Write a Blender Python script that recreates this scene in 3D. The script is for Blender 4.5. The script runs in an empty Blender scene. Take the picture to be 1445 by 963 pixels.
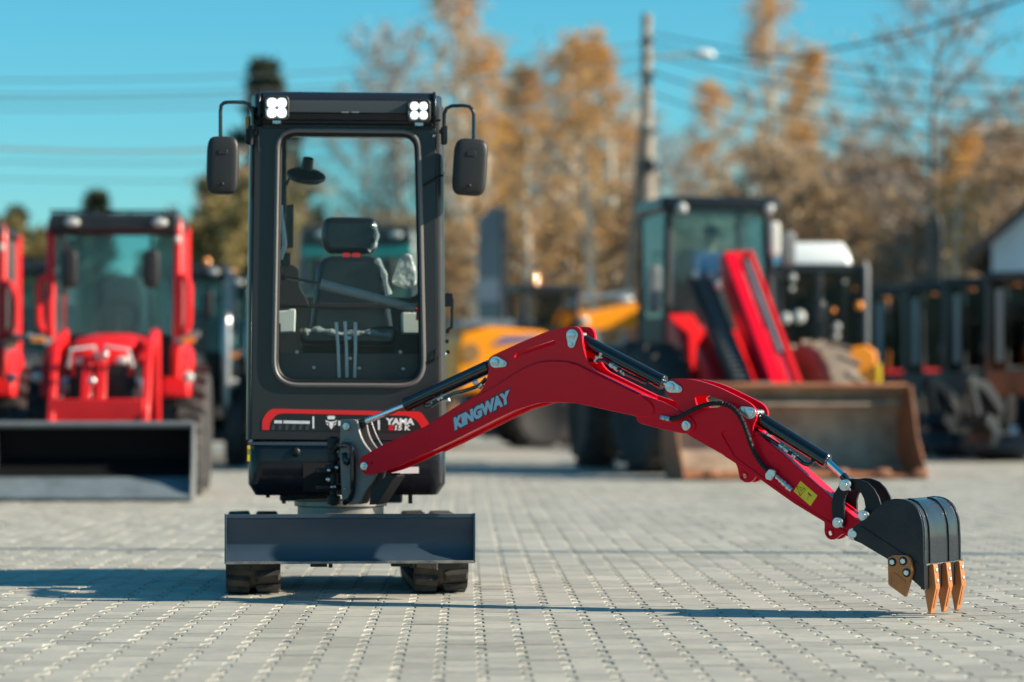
import bpy, bmesh, math, random
import numpy as np
from mathutils import Vector, Matrix
from mathutils.geometry import tessellate_polygon
V = Vector
rad = math.radians
sc = bpy.context.scene
col = sc.collection

# ------------------------------------------------------------------ camera
FPX, CX, CY, HOR, H = 4214.6, 722.5, 481.5, 558.0, 0.86
PITCH = math.atan((HOR - CY) / FPX)
cd = bpy.data.cameras.new('camera')
cam = bpy.data.objects.new('camera', cd)
col.objects.link(cam)
cam.location = (0, 0, H)
cam.rotation_euler = (math.pi / 2 + PITCH, 0, 0)
cd.sensor_width = 36
cd.lens = FPX / 1445 * 36
cd.clip_end = 3000
cd.dof.use_dof = True
cd.dof.focus_distance = 11.85
cd.dof.aperture_fstop = 1.8
cd.dof.aperture_blades = 0
sc.camera = cam

# ------------------------------------------------------------------ light
SUN_EL, SUN_B = rad(27), rad(6.0)          # elevation; turned a little towards the camera from due right
sdir = V((math.cos(SUN_B) * math.cos(SUN_EL), -math.sin(SUN_B) * math.cos(SUN_EL), math.sin(SUN_EL)))
w = bpy.data.worlds.new('World')
sc.world = w
w.use_nodes = True
nt = w.node_tree
sky = nt.nodes.new('ShaderNodeTexSky')
sky.sky_type = 'NISHITA'
sky.sun_disc = False
sky.sun_elevation = SUN_EL
sky.sun_rotation = rad(90) + SUN_B
sky.air_density = 1.0
sky.dust_density = 0.3
sky.ozone_density = 8.0
sep = nt.nodes.new('ShaderNodeSeparateColor')      # colour grade of the whole sky: teal, with a steeper red
cmb = nt.nodes.new('ShaderNodeCombineColor')
nt.links.new(sky.outputs[0], sep.inputs[0])
for ch, (gain, pw) in enumerate(((0.42, 1.45), (1.03, 1.0), (0.85, 1.0))):
    p_ = nt.nodes.new('ShaderNodeMath')
    p_.operation = 'POWER'
    p_.inputs[1].default_value = pw
    g_ = nt.nodes.new('ShaderNodeMath')
    g_.operation = 'MULTIPLY'
    g_.inputs[1].default_value = gain
    nt.links.new(sep.outputs[ch], p_.inputs[0])
    nt.links.new(p_.outputs[0], g_.inputs[0])
    nt.links.new(g_.outputs[0], cmb.inputs[ch])
bg = nt.nodes['Background']
nt.links.new(cmb.outputs[0], bg.inputs[0])
bg.inputs[1].default_value = 0.086
sl = bpy.data.lights.new('sun', 'SUN')
sl.energy = 5.0
sl.angle = rad(0.53)
sl.color = (1, 0.88, 0.70)
so = bpy.data.objects.new('sun', sl)
so.rotation_euler = sdir.to_track_quat('Z', 'Y').to_euler()
col.objects.link(so)
sc.view_settings.view_transform = 'Standard'
sc.view_settings.look = 'None'
sc.view_settings.exposure = 0.98
sc.view_settings.gamma = 1
sc.cycles.use_denoising = True
sc.cycles.max_bounces = 8
sc.cycles.transparent_max_bounces = 24

# ------------------------------------------------------------------ pixel -> world
_f = V((0, math.cos(PITCH), math.sin(PITCH)))
_u = V((0, -math.sin(PITCH), math.cos(PITCH)))
CAM = V((0, 0, H))


def ray(px, py):
    return _f + V(((px - CX) / FPX, 0, 0)) - _u * ((py - CY) / FPX)


def P(px, py, d):
    r = ray(px, py)
    return CAM + r * (d / r.y)


def G(px, py):
    r = ray(px, py)
    return CAM + r * (-H / r.z)


def PL(px, py, p0, n):
    r = ray(px, py)
    return CAM + r * ((p0 - CAM).dot(n) / r.dot(n))


# ------------------------------------------------------------------ materials
MATS = {}


def mat(name, c, rough=0.5, metal=0.0, coat=0.0, bump=0.0, bscale=40.0, var=0.0, vscale=6.0, c2=None, emit=None, es=0, spec=0.5, rvar=0.0, coat_ior=1.5):
    m = bpy.data.materials.new(name)
    MATS[name] = m
    m.use_nodes = True
    t = m.node_tree
    b = t.nodes['Principled BSDF']
    b.inputs['Base Color'].default_value = (*c, 1)
    b.inputs['Roughness'].default_value = rough
    b.inputs['Metallic'].default_value = metal
    b.inputs['Coat Weight'].default_value = coat
    b.inputs['Coat Roughness'].default_value = 0.08
    b.inputs['Coat IOR'].default_value = coat_ior
    b.inputs['Specular IOR Level'].default_value = spec
    if emit:
        b.inputs['Emission Color'].default_value = (*emit, 1)
        b.inputs['Emission Strength'].default_value = es
    if var or bump or rvar:
        tc = t.nodes.new('ShaderNodeTexCoord')
    if var:
        n = t.nodes.new('ShaderNodeTexNoise')
        n.inputs['Scale'].default_value = vscale
        n.inputs['Detail'].default_value = 8
        n.inputs['Roughness'].default_value = 0.65
        t.links.new(tc.outputs['Object'], n.inputs['Vector'])
        mr = t.nodes.new('ShaderNodeMapRange')
        mr.inputs[1].default_value = 0.38
        mr.inputs[2].default_value = 0.66
        mr.inputs[3].default_value = 0
        mr.inputs[4].default_value = var
        t.links.new(n.outputs[0], mr.inputs[0])
        mx = t.nodes.new('ShaderNodeMix')
        mx.data_type = 'RGBA'
        mx.inputs[6].default_value = (*c, 1)
        mx.inputs[7].default_value = (*(c2 or [x * 0.4 for x in c]), 1)
        t.links.new(mr.outputs[0], mx.inputs[0])
        t.links.new(mx.outputs[2], b.inputs['Base Color'])
    if rvar:
        n = t.nodes.new('ShaderNodeTexNoise')
        n.inputs['Scale'].default_value = vscale * 1.7
        n.inputs['Detail'].default_value = 6
        t.links.new(tc.outputs['Object'], n.inputs['Vector'])
        mr = t.nodes.new('ShaderNodeMapRange')
        mr.inputs[1].default_value = 0.3
        mr.inputs[2].default_value = 0.7
        mr.inputs[3].default_value = max(0.02, rough - rvar)
        mr.inputs[4].default_value = rough + rvar
        t.links.new(n.outputs[0], mr.inputs[0])
        t.links.new(mr.outputs[0], b.inputs['Roughness'])
    if bump:
        n = t.nodes.new('ShaderNodeTexNoise')
        n.inputs['Scale'].default_value = bscale
        n.inputs['Detail'].default_value = 4
        t.links.new(tc.outputs['Object'], n.inputs['Vector'])
        bp = t.nodes.new('ShaderNodeBump')
        bp.inputs['Strength'].default_value = bump
        bp.inputs['Distance'].default_value = 0.01
        t.links.new(n.outputs[0], bp.inputs['Height'])
        t.links.new(bp.outputs[0], b.inputs['Normal'])
    return m


def glass(name, tintc, blend=0.12, film=0.0, filmc=(0.5, 0.55, 0.55), rough=0.02, crinkle=True):
    m = bpy.data.materials.new(name)
    MATS[name] = m
    m.use_nodes = True
    t = m.node_tree
    t.nodes.remove(t.nodes['Principled BSDF'])
    tr = t.nodes.new('ShaderNodeBsdfTransparent')
    tr.inputs[0].default_value = (*tintc, 1)
    gl = t.nodes.new('ShaderNodeBsdfGlossy')
    gl.inputs['Roughness'].default_value = rough
    lw = t.nodes.new('ShaderNodeLayerWeight')
    lw.inputs[0].default_value = blend
    mx = t.nodes.new('ShaderNodeMixShader')
    t.links.new(lw.outputs['Fresnel'], mx.inputs[0])
    t.links.new(tr.outputs[0], mx.inputs[1])
    t.links.new(gl.outputs[0], mx.inputs[2])
    last = mx
    if film:
        df = t.nodes.new('ShaderNodeBsdfDiffuse')
        df.inputs[0].default_value = (*filmc, 1)
        m2 = t.nodes.new('ShaderNodeMixShader')
        m2.inputs[0].default_value = film
        t.links.new(mx.outputs[0], m2.inputs[1])
        t.links.new(df.outputs[0], m2.inputs[2])
        last = m2
    if film and crinkle:
        tc = t.nodes.new('ShaderNodeTexCoord')
        n = t.nodes.new('ShaderNodeTexNoise')
        n.inputs['Scale'].default_value = 22
        t.links.new(tc.outputs['Object'], n.inputs['Vector'])
        bp = t.nodes.new('ShaderNodeBump')
        bp.inputs['Strength'].default_value = 0.9
        bp.inputs['Distance'].default_value = 0.03
        t.links.new(n.outputs[0], bp.inputs['Height'])
        t.links.new(bp.outputs[0], gl.inputs['Normal'])
        t.links.new(bp.outputs[0], df.inputs['Normal'])
    t.links.new(last.outputs[0], t.nodes['Material Output'].inputs[0])
    return m


RED = mat('red_paint', (0.70, 0.003, 0.020), 0.36, coat=1.0, coat_ior=1.18, spec=0.10, bump=0.015, bscale=180, var=0.25, vscale=3, c2=(0.60, 0.003, 0.018), rvar=0.05)
CABB = mat('cab_black_paint', (0.022, 0.022, 0.025), 0.36, coat=0.5, coat_ior=1.3, spec=0.35, bump=0.02, bscale=220, var=0.4, vscale=4, c2=(0.017, 0.018, 0.021), rvar=0.06)
ROOFB = mat('roof_black_paint', (0.012, 0.016, 0.022), 0.3, spec=0.35, bump=0.02, bscale=160, rvar=0.06)
HOUSEB = mat('body_black_paint', (0.010, 0.012, 0.017), 0.28, coat=1.0, coat_ior=1.25, spec=0.2, bump=0.02, bscale=120, rvar=0.05)
BLADEB = mat('blade_paint', (0.036, 0.058, 0.086), 0.40, spec=0.35, bump=0.05, bscale=90, var=0.4, vscale=7, c2=(0.03, 0.047, 0.068), rvar=0.08)
BUCK = mat('bucket_paint', (0.014, 0.019, 0.024), 0.3, coat=1.0, coat_ior=1.2, spec=0.2, bump=0.08, bscale=60, var=0.5, vscale=9, c2=(0.034, 0.036, 0.037), rvar=0.1)
GLOSSB = mat('gloss_black', (0.008, 0.009, 0.011), 0.16, coat=0.5)
SATB = mat('satin_black', (0.009, 0.010, 0.012), 0.45, spec=0.3, bump=0.04, bscale=150)
PLAST = mat('black_plastic', (0.022, 0.022, 0.023), 0.46, spec=0.4, bump=0.12, bscale=320)
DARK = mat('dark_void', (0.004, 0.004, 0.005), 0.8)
RUB = mat('rubber', (0.020, 0.019, 0.018), 0.72, bump=0.2, bscale=120, var=0.8, vscale=14, c2=(0.075, 0.063, 0.052))
SEAL = mat('seal_rubber', (0.13, 0.12, 0.115), 0.45)
CHR = mat('chrome', (0.78, 0.80, 0.82), 0.10, metal=1)
ZINC = mat('zinc', (0.62, 0.64, 0.63), 0.34, metal=1, bump=0.06, bscale=90)
CAST = mat('cast_grey', (0.20, 0.18, 0.17), 0.55, bump=0.25, bscale=70, var=0.5, vscale=20, c2=(0.14, 0.128, 0.12))
TOOTH = mat('tooth_brown', (0.48, 0.175, 0.06), 0.42, metal=0.15, spec=0.3, bump=0.12, bscale=70, var=0.5, vscale=25, c2=(0.30, 0.12, 0.045))
WHITEP = mat('white_plastic', (0.62, 0.63, 0.58), 0.4)
PALE = mat('pale_grip', (0.50, 0.56, 0.56), 0.35)
WHITE = mat('white_print', (0.8, 0.8, 0.8), 0.4)
REDP = mat('red_print', (0.72, 0.012, 0.015), 0.35)
DKRED = mat('dark_red_print', (0.35, 0.03, 0.04), 0.4)
BLKP = mat('black_print', (0.010, 0.010, 0.011), 0.4)
GRYP = mat('grey_print', (0.045, 0.046, 0.05), 0.4)
LETB = mat('letter_blue', (0.36, 0.52, 0.62), 0.4)
LETK = mat('letter_outline', (0.02, 0.025, 0.04), 0.4)
YELP = mat('yellow_sticker', (0.88, 0.56, 0.01), 0.4)
YEL = mat('yellow_paint', (0.96, 0.30, 0.003), 0.4, coat=0.1, spec=0.3, var=0.3, vscale=3, c2=(0.6, 0.3, 0.01))
ORG = mat('orange_lens', (0.85, 0.26, 0.015), 0.25, coat=0.5)
LED = mat('led', (0.9, 0.95, 1.0), 0.3, emit=(0.90, 1.0, 0.97), es=1.2)
LEDS = mat('led_strong', (0.9, 0.95, 1.0), 0.3, emit=(0.90, 1.0, 0.97), es=3.0)
SEATM = mat('seat_cover', (0.010, 0.013, 0.019), 0.30, spec=0.35, coat=0.35, bump=0.9, bscale=9)
TRED = mat('tractor_red', (0.74, 0.014, 0.018), 0.38, coat=0.1, spec=0.3, var=0.3, vscale=4, c2=(0.45, 0.012, 0.014))
TGREY = mat('grey_panel', (0.16, 0.17, 0.18), 0.4, var=0.4, vscale=3)
TDARK = mat('dark_machine', (0.016, 0.018, 0.022), 0.4, spec=0.35, var=0.5, vscale=5, c2=(0.04, 0.042, 0.045))
TEAL = mat('teal_paint', (0.01, 0.27, 0.24), 0.35)
TYRE = mat('tyre_rubber', (0.022, 0.021, 0.021), 0.75, bump=0.15, bscale=30, var=0.6, vscale=5, c2=(0.06, 0.05, 0.045))
TYRED = mat('dusty_tyre', (0.20, 0.16, 0.125), 0.85, bump=0.3, bscale=20, var=0.7, vscale=4, c2=(0.10, 0.08, 0.065))
RUSTB = mat('worn_bucket_steel', (0.40, 0.31, 0.23), 0.55, metal=0.15, bump=0.2, bscale=12, var=0.8, vscale=2.5, c2=(0.15, 0.10, 0.075), rvar=0.12)
RUSTE = mat('rusty_edge', (0.34, 0.13, 0.055), 0.6, bump=0.3, bscale=20, var=0.7, vscale=6, c2=(0.14, 0.06, 0.03))
LIPB = mat('worn_blue_steel', (0.16, 0.20, 0.23), 0.4, var=0.6, vscale=4)
WHITEC = mat('white_roof', (0.74, 0.77, 0.76), 0.3, coat=0.3)
LAMP = mat('lamp_glass', (0.50, 0.50, 0.48), 0.12, coat=1)
JACKET = mat('blue_jacket', (0.01, 0.07, 0.20), 0.8, bump=0.4, bscale=25)
SKIN = mat('skin', (0.52, 0.30, 0.22), 0.5)
CLOTHD = mat('dark_cloth', (0.02, 0.025, 0.04), 0.8)
POLE = mat('pole_concrete', (0.30, 0.255, 0.21), 0.85, bump=0.3, bscale=15, var=0.5, vscale=3)
WIRE = mat('wire', (0.05, 0.06, 0.07), 0.5)
PGREY = mat('pale_grey_paint', (0.34, 0.36, 0.37), 0.4, var=0.3, vscale=3)
SIGNG = mat('grey_sign', (0.14, 0.17, 0.19), 0.5, var=0.3, vscale=2)
HWALL = mat('house_wall', (0.46, 0.57, 0.66), 0.8, var=0.3, vscale=1)
HROOF = mat('house_roof', (0.07, 0.055, 0.05), 0.8, bump=0.2)
CLEAR = glass('clear_glass', (0.93, 0.96, 0.96), 0.10)
TGL = glass('tinted_glass', (0.74, 0.90, 0.91), 0.30, film=0.05, filmc=(0.5, 0.62, 0.65), crinkle=False)
DGL = glass('dark_glass', (0.58, 0.60, 0.62), 0.16)
WSCR = glass('front_glass', (0.92, 0.95, 0.95), 0.14, film=0.012, filmc=(0.6, 0.62, 0.62), crinkle=False)
ORP = mat('orange_paint', (0.86, 0.27, 0.005), 0.4, coat=0.1, var=0.3, vscale=3, c2=(0.66, 0.2, 0.005))
VISP = mat('visor_grey', (0.055, 0.062, 0.066), 0.45)
EDGE = mat('pale_edge', (0.30, 0.30, 0.31), 0.45)
SEATD = mat('tractor_seat', (0.02, 0.045, 0.06), 0.6)  # blue tint stands in for the reflection on the tractor windscreen
BCKT = mat('shaded_black_bucket', (0.005, 0.005, 0.006), 0.7, spec=0.15, bump=0.1, bscale=20)  # black darkened further to stand in for the shade inside the bucket
FILM = glass('wrapping_film', (0.80, 0.86, 0.90), 0.42, film=0.5, rough=0.1)
BAG = glass('plastic_bag', (0.86, 0.88, 0.86), 0.45, film=0.4, filmc=(0.7, 0.72, 0.7), rough=0.12)


# ------------------------------------------------------------------ mesh kit
INV = None          # set while building a thing in world coordinates


class MB:
    def __init__(s):
        s.v = []
        s.f = []
        s.cuts = []

    def add(s, vs, fs):
        o = len(s.v)
        s.cuts.append((o, len(s.f)))
        s.v += [V(p) for p in vs]
        s.f += [[i + o for i in q] for q in fs]
        return s

    def box(s, c, h, ax=(1, 0, 0), ay=(0, 1, 0), az=(0, 0, 1)):
        c, ax, ay, az = V(c), V(ax) * h[0], V(ay) * h[1], V(az) * h[2]
        vs = [c + ax * i + ay * j + az * k for k in (-1, 1) for j in (-1, 1) for i in (-1, 1)]
        return s.add(vs, [(0, 2, 3, 1), (4, 5, 7, 6), (0, 1, 5, 4), (2, 6, 7, 3), (0, 4, 6, 2), (1, 3, 7, 5)])

    def bx(s, x0, x1, y0, y1, z0, z1):
        return s.box(((x0 + x1) / 2, (y0 + y1) / 2, (z0 + z1) / 2), ((x1 - x0) / 2, (y1 - y0) / 2, (z1 - z0) / 2))

    def prism(s, pts, vec, holes=()):
        vec = V(vec)
        loops = [[V(p) for p in pts]] + [[V(p) for p in h] for h in holes]
        allp = [p for l in loops for p in l]
        n = len(allp)
        vs = allp + [p + vec for p in allp]
        if holes:
            tris = tessellate_polygon(loops)
            fs = [tuple(t) for t in tris] + [tuple(i + n for i in reversed(t)) for t in tris]
        else:
            fs = [tuple(range(n))[::-1], tuple(range(n, 2 * n))]
        o = 0
        for l in loops:
            k = len(l)
            for i in range(k):
                a, b = o + i, o + (i + 1) % k
                fs.append((a, b, b + n, a + n))
            o += k
        return s.add(vs, fs)

    def tube(s, pts, r, n=8, cap=True):
        pts = [V(p) for p in pts]
        rs = r if isinstance(r, (list, tuple)) else [r] * len(pts)
        vs, fs = [], []
        t0 = (pts[1] - pts[0]).normalized()
        a = t0.orthogonal().normalized()
        for i, p in enumerate(pts):
            if 0 < i < len(pts) - 1:
                t = ((pts[i + 1] - p).normalized() + (p - pts[i - 1]).normalized()).normalized()
            elif i == 0:
                t = t0
            else:
                t = (p - pts[i - 1]).normalized()
            a = (a - t * a.dot(t)).normalized()
            b = t.cross(a)
            for k in range(n):
                q = 2 * math.pi * k / n
                vs.append(p + (a * math.cos(q) + b * math.sin(q)) * rs[i])
        for i in range(len(pts) - 1):
            for k in range(n):
                k2 = (k + 1) % n
                fs.append((i * n + k, i * n + k2, (i + 1) * n + k2, (i + 1) * n + k))
        if cap:
            fs.append(tuple(range(n))[::-1])
            fs.append(tuple(range((len(pts) - 1) * n, len(pts) * n)))
        return s.add(vs, fs)

    def cyl(s, p0, p1, r0, r1=None, n=16):
        return s.tube([p0, p1], [r0, r0 if r1 is None else r1], n)

    def lathe(s, p, axis, prof, n=20):
        p, axis = V(p), V(axis).normalized()
        return s.tube2([p + axis * t for t, r in prof], [r for t, r in prof], axis, n)

    def tube2(s, pts, rs, axis, n):
        a = axis.orthogonal().normalized()
        b = axis.cross(a)
        vs, fs = [], []
        for p, r in zip(pts, rs):
            for k in range(n):
                q = 2 * math.pi * k / n
                vs.append(p + (a * math.cos(q) + b * math.sin(q)) * max(r, 1e-4))
        for i in range(len(pts) - 1):
            for k in range(n):
                k2 = (k + 1) % n
                fs.append((i * n + k, i * n + k2, (i + 1) * n + k2, (i + 1) * n + k))
        fs.append(tuple(range(n))[::-1])
        fs.append(tuple(range((len(pts) - 1) * n, len(pts) * n)))
        return s.add(vs, fs)

    def ball(s, c, r, n=14, m=9, ax=(1, 0, 0), ay=(0, 1, 0), az=(0, 0, 1), sup=1.0):
        c = V(c)
        ax, ay, az = V(ax), V(ay), V(az)
        if not isinstance(r, (tuple, list)):
            r = (r, r, r)
        pw = lambda x: math.copysign(abs(x) ** sup, x)
        vs, fs = [], []
        for i in range(m + 1):
            th = math.pi * i / m
            for k in range(n):
                ph = 2 * math.pi * k / n
                vs.append(c + ax * (r[0] * pw(math.sin(th)) * pw(math.cos(ph))) + ay * (r[1] * pw(math.sin(th)) * pw(math.sin(ph))) + az * (r[2] * pw(math.cos(th))))
        for i in range(m):
            for k in range(n):
                k2 = (k + 1) % n
                fs.append((i * n + k, i * n + k2, (i + 1) * n + k2, (i + 1) * n + k))
        return s.add(vs, fs)

    def loft(s, rings, close=True, cap=True):
        n = len(rings[0])
        vs = [V(p) for r in rings for p in r]
        fs = []
        for i in range(len(rings) - 1):
            for k in range(n if close else n - 1):
                k2 = (k + 1) % n
                fs.append((i * n + k, i * n + k2, (i + 1) * n + k2, (i + 1) * n + k))
        if cap and close:
            fs.append(tuple(range(n))[::-1])
            fs.append(tuple(range((len(rings) - 1) * n, len(rings) * n)))
        return s.add(vs, fs)

    def mesh(s, name, m, angle=35):
        vs = [INV @ p for p in s.v] if INV is not None else s.v
        me = bpy.data.meshes.new(name)
        me.from_pydata([tuple(p) for p in vs], [], s.f)
        bm = bmesh.new()
        bm.from_mesh(me)
        bmesh.ops.remove_doubles(bm, verts=bm.verts, dist=1e-5)
        bmesh.ops.recalc_face_normals(bm, faces=bm.faces)
        bm.to_mesh(me)
        bm.free()
        for p in me.polygons:
            p.use_smooth = True
        me.set_sharp_from_angle(angle=rad(angle))
        me.materials.append(m)
        return me

    def build(s, name, m, parent=None, bevel=0, seg=2, angle=35):
        o = bpy.data.objects.new(name, s.mesh(name, m, angle))
        col.objects.link(o)
        o.parent = parent
        if bevel:
            b = o.modifiers.new('bevel', 'BEVEL')
            b.width = bevel
            b.segments = seg
            b.limit_method = 'ANGLE'
            b.angle_limit = rad(40)
            b.harden_normals = False
        return o


def each(mb, name, m, parent=None, **kw):
    """one object for every piece collected in mb"""
    cuts = mb.cuts + [(len(mb.v), len(mb.f))]
    out = []
    for (v0, f0), (v1, f1) in zip(cuts[:-1], cuts[1:]):
        q = MB()
        q.v = mb.v[v0:v1]
        q.f = [[i - v0 for i in f] for f in mb.f[f0:f1]]
        out.append(q.build(name, m, parent, **kw))
    return out


def thing(name, label, cat, group=None, loc=(0, 0, 0), rz=0):
    o = bpy.data.objects.new(name, None)
    col.objects.link(o)
    o.empty_display_size = 0.2
    o.location = loc
    o.rotation_euler = (0, 0, rz)
    return tag(o, label, cat, group)


def tag(o, label, cat, group=None):
    o['label'] = label
    o['category'] = cat
    if group:
        o['group'] = group
    return o


KIDS = {}


def dup(o, parent=None):
    c = o.copy()
    col.objects.link(c)
    c.parent = parent
    for ch in [x for x in KIDS.get(o.name, ())]:
        dup(ch, c)
    return c


def index_kids():
    KIDS.clear()
    for o in bpy.data.objects:
        if o.parent:
            KIDS.setdefault(o.parent.name, []).append(o)


def fillet(pts, r, n=5):
    out = []
    N = len(pts)
    for i, p in enumerate(pts):
        rr = r[i] if isinstance(r, (list, tuple)) else r
        p = np.array(p, float)
        a = np.array(pts[i - 1], float) - p
        b = np.array(pts[(i + 1) % N], float) - p
        la, lb = np.linalg.norm(a), np.linalg.norm(b)
        rr = min(rr, la * 0.48, lb * 0.48)
        if rr < 0.01:
            out.append(tuple(p))
            continue
        p0, p1 = p + a / la * rr, p + b / lb * rr
        for k in range(n + 1):
            t = k / n
            q = p0 * (1 - t) ** 2 + p * 2 * t * (1 - t) + p1 * t * t
            out.append(tuple(q))
    return out


def spline(pts, k=5):
    pts = [np.array(p, float) for p in pts]
    out = []
    for i in range(len(pts) - 1):
        p0, p1, p2, p3 = pts[max(i - 1, 0)], pts[i], pts[i + 1], pts[min(i + 2, len(pts) - 1)]
        for j in range(k):
            t = j / k
            out.append(tuple(0.5 * (2 * p1 + (p2 - p0) * t + (2 * p0 - 5 * p1 + 4 * p2 - p3) * t * t + (3 * p1 - p0 - 3 * p2 + p3) * t ** 3)))
    out.append(tuple(pts[-1]))
    return out


def circ(c, r, n=14, a0=0, a1=360):
    return [(c[0] + r * math.cos(rad(a0 + (a1 - a0) * i / (n - (0 if a1 - a0 == 360 else 1)))), c[1] + r * math.sin(rad(a0 + (a1 - a0) * i / (n - (0 if a1 - a0 == 360 else 1))))) for i in range(n)]


def text_polys(s, name, m, parent, origin, ux, uz, size, bold=0.0, shear=0.0, lift=(0, 0, 0), width=None):
    """flat lettering laid on a plane: origin = lower left, ux = reading direction, uz = up"""
    cu = bpy.data.curves.new(name, 'FONT')
    cu.body = s
    cu.size = 1
    cu.shear = shear
    cu.offset = bold
    cu.fill_mode = 'FRONT'
    cu.resolution_u = 3
    o = bpy.data.objects.new(name, cu)
    col.objects.link(o)
    dg = bpy.context.evaluated_depsgraph_get()
    dg.update()
    me = bpy.data.meshes.new_from_object(o.evaluated_get(dg), depsgraph=dg)
    bpy.data.objects.remove(o)
    bpy.data.curves.remove(cu)
    xs = [v.co.x for v in me.vertices]
    sx = size if width is None else width / (max(xs) - min(xs))
    x0 = min(xs) if width is not None else 0
    for v in me.vertices:
        q = V(origin) + V(ux) * ((v.co.x - x0) * sx) + V(uz) * (v.co.y * size) + V(lift)
        v.co = INV @ q if INV is not None else q
    me.name = name
    me.materials.clear()
    me.materials.append(m)
    r = bpy.data.objects.new(name, me)
    col.objects.link(r)
    r.parent = parent
    return r


# ================================================================== ground: yard of interlocking concrete pavers
PS, PLN, AMP = 0.1355, 0.2025, 0.0270         # column spacing, stone length, zigzag half width
GDIR = math.atan((CX - 655) / FPX)            # the columns run a little left of the view
gx, gy = V((math.cos(GDIR), math.sin(GDIR), 0)), V((-math.sin(GDIR), math.cos(GDIR), 0))
gorg = G(682, 957)
FIELD_END = 33.0


def paving_material(name, far):
    m = mat(name, (0.36, 0.35, 0.32), 0.62, spec=0.35)
    t = m.node_tree
    b = t.nodes['Principled BSDF']
    N, L = t.nodes.new, t.links.new
    geo = N('ShaderNodeNewGeometry')
    sep = N('ShaderNodeSeparateXYZ')
    mp = N('ShaderNodeMapping')
    mp.vector_type = 'TEXTURE'
    mp.inputs['Location'].default_value = (gorg.x + gx.x * PS / 2, gorg.y, 0)
    mp.inputs['Rotation'].default_value = (0, 0, GDIR)
    mp.inputs['Scale'].default_value = (PS, PLN, 1)
    L(geo.outputs['Position'], mp.inputs[0])
    L(mp.outputs[0], sep.inputs[0])

    def mth(op, a, bb=None, clamp=False):
        n = N('ShaderNodeMath')
        n.operation = op
        n.use_clamp = clamp
        for i, x in enumerate((a, bb)):
            if x is None:
                continue
            if isinstance(x, (int, float)):
                n.inputs[i].default_value = x
            else:
                L(x, n.inputs[i])
        return n.outputs[0]
    xr = mth('ROUND', sep.outputs[0])
    odd = mth('ABSOLUTE', mth('MODULO', xr, 2.0))
    yr = mth('ROUND', mth('ADD', sep.outputs[1], mth('MULTIPLY', odd, 0.5)))
    cmb = N('ShaderNodeCombineXYZ')
    L(xr, cmb.inputs[0])
    L(yr, cmb.inputs[1])
    wn = N('ShaderNodeTexWhiteNoise')
    wn.noise_dimensions = '2D'
    L(cmb.outputs[0], wn.inputs['Vector'])

    def noise(scale, det, vec=None, stretch=None):
        n = N('ShaderNodeTexNoise')
        n.inputs['Scale'].default_value = scale
        n.inputs['Detail'].default_value = det
        n.inputs['Roughness'].default_value = 0.65
        if stretch:
            q = N('ShaderNodeMapping')
            q.inputs['Scale'].default_value = stretch
            L(geo.outputs['Position'], q.inputs[0])
            L(q.outputs[0], n.inputs['Vector'])
        else:
            L(geo.outputs['Position'], n.inputs['Vector'])
        return n.outputs[0]
    grain = noise(220, 4)
    streak = noise(9, 6, stretch=(0.5, 3.0, 1))
    patch = noise(0.55, 5)
    v = mth('MULTIPLY_ADD', wn.outputs[0], 0.30)
    v.node.inputs[2].default_value = 0.84
    g = mth('MULTIPLY_ADD', grain, 0.30)
    g.node.inputs[2].default_value = 0.85
    st = mth('MULTIPLY_ADD', streak, 0.34)
    st.node.inputs[2].default_value = 0.83
    pa = mth('MULTIPLY_ADD', patch, 0.55)
    pa.node.inputs[2].default_value = 0.725
    tone = mth('MULTIPLY', mth('MULTIPLY', v, g), mth('MULTIPLY', st, pa))
    # light sand in the joints, washed over the edges of the stones
    sand = noise(14, 5)
    cr = N('ShaderNodeMix')
    cr.data_type = 'RGBA'
    cr.inputs[6].default_value = (0.350, 0.340, 0.296, 1)
    cr.inputs[7].default_value = (0.43, 0.395, 0.325, 1)
    mr = N('ShaderNodeMapRange')
    mr.inputs[1].default_value = 0.45
    mr.inputs[2].default_value = 0.70
    L(sand, mr.inputs[0])
    L(mr.outputs[0], cr.inputs[0])
    mul = N('ShaderNodeVectorMath')
    mul.operation = 'SCALE'
    L(cr.outputs[2], mul.inputs[0])
    L(tone, mul.inputs[3])
    last = mul.outputs[0]
    if far:                                   # beyond the built stones: joint lines in the material; earth past the yard
        fx = mth('ABSOLUTE', mth('SUBTRACT', sep.outputs[0], xr))
        line = mth('GREATER_THAN', fx, 0.44)
        mj = N('ShaderNodeMix')
        mj.data_type = 'RGBA'
        L(mth('MULTIPLY', line, 0.38), mj.inputs[0])
        L(last, mj.inputs[6])
        mj.inputs[7].default_value = (0.10, 0.095, 0.085, 1)
        sp = N('ShaderNodeSeparateXYZ')
        L(geo.outputs['Position'], sp.inputs[0])
        near = mth('LESS_THAN', sp.outputs[1], FIELD_END - 0.1)
        mk = N('ShaderNodeMix')
        mk.data_type = 'RGBA'
        L(near, mk.inputs[0])
        L(mj.outputs[2], mk.inputs[6])
        sg = N('ShaderNodeMix')
        sg.data_type = 'RGBA'
        sg.inputs[6].default_value = (0.04, 0.035, 0.03, 1)
        sg.inputs[7].default_value = (0.15, 0.13, 0.105, 1)
        sr = N('ShaderNodeMapRange')
        sr.inputs[1].default_value = 0.42
        sr.inputs[2].default_value = 0.62
        L(noise(45, 4), sr.inputs[0])
        L(sr.outputs[0], sg.inputs[0])
        L(sg.outputs[2], mk.inputs[7])
        mg = N('ShaderNodeMix')
        mg.data_type = 'RGBA'
        L(mth('GREATER_THAN', sp.outputs[1], 66.0), mg.inputs[0])
        L(mk.outputs[2], mg.inputs[6])
        mg.inputs[7].default_value = (0.11, 0.085, 0.045, 1)
        last = mg.outputs[2]
    L(last, b.inputs['Base Color'])
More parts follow.
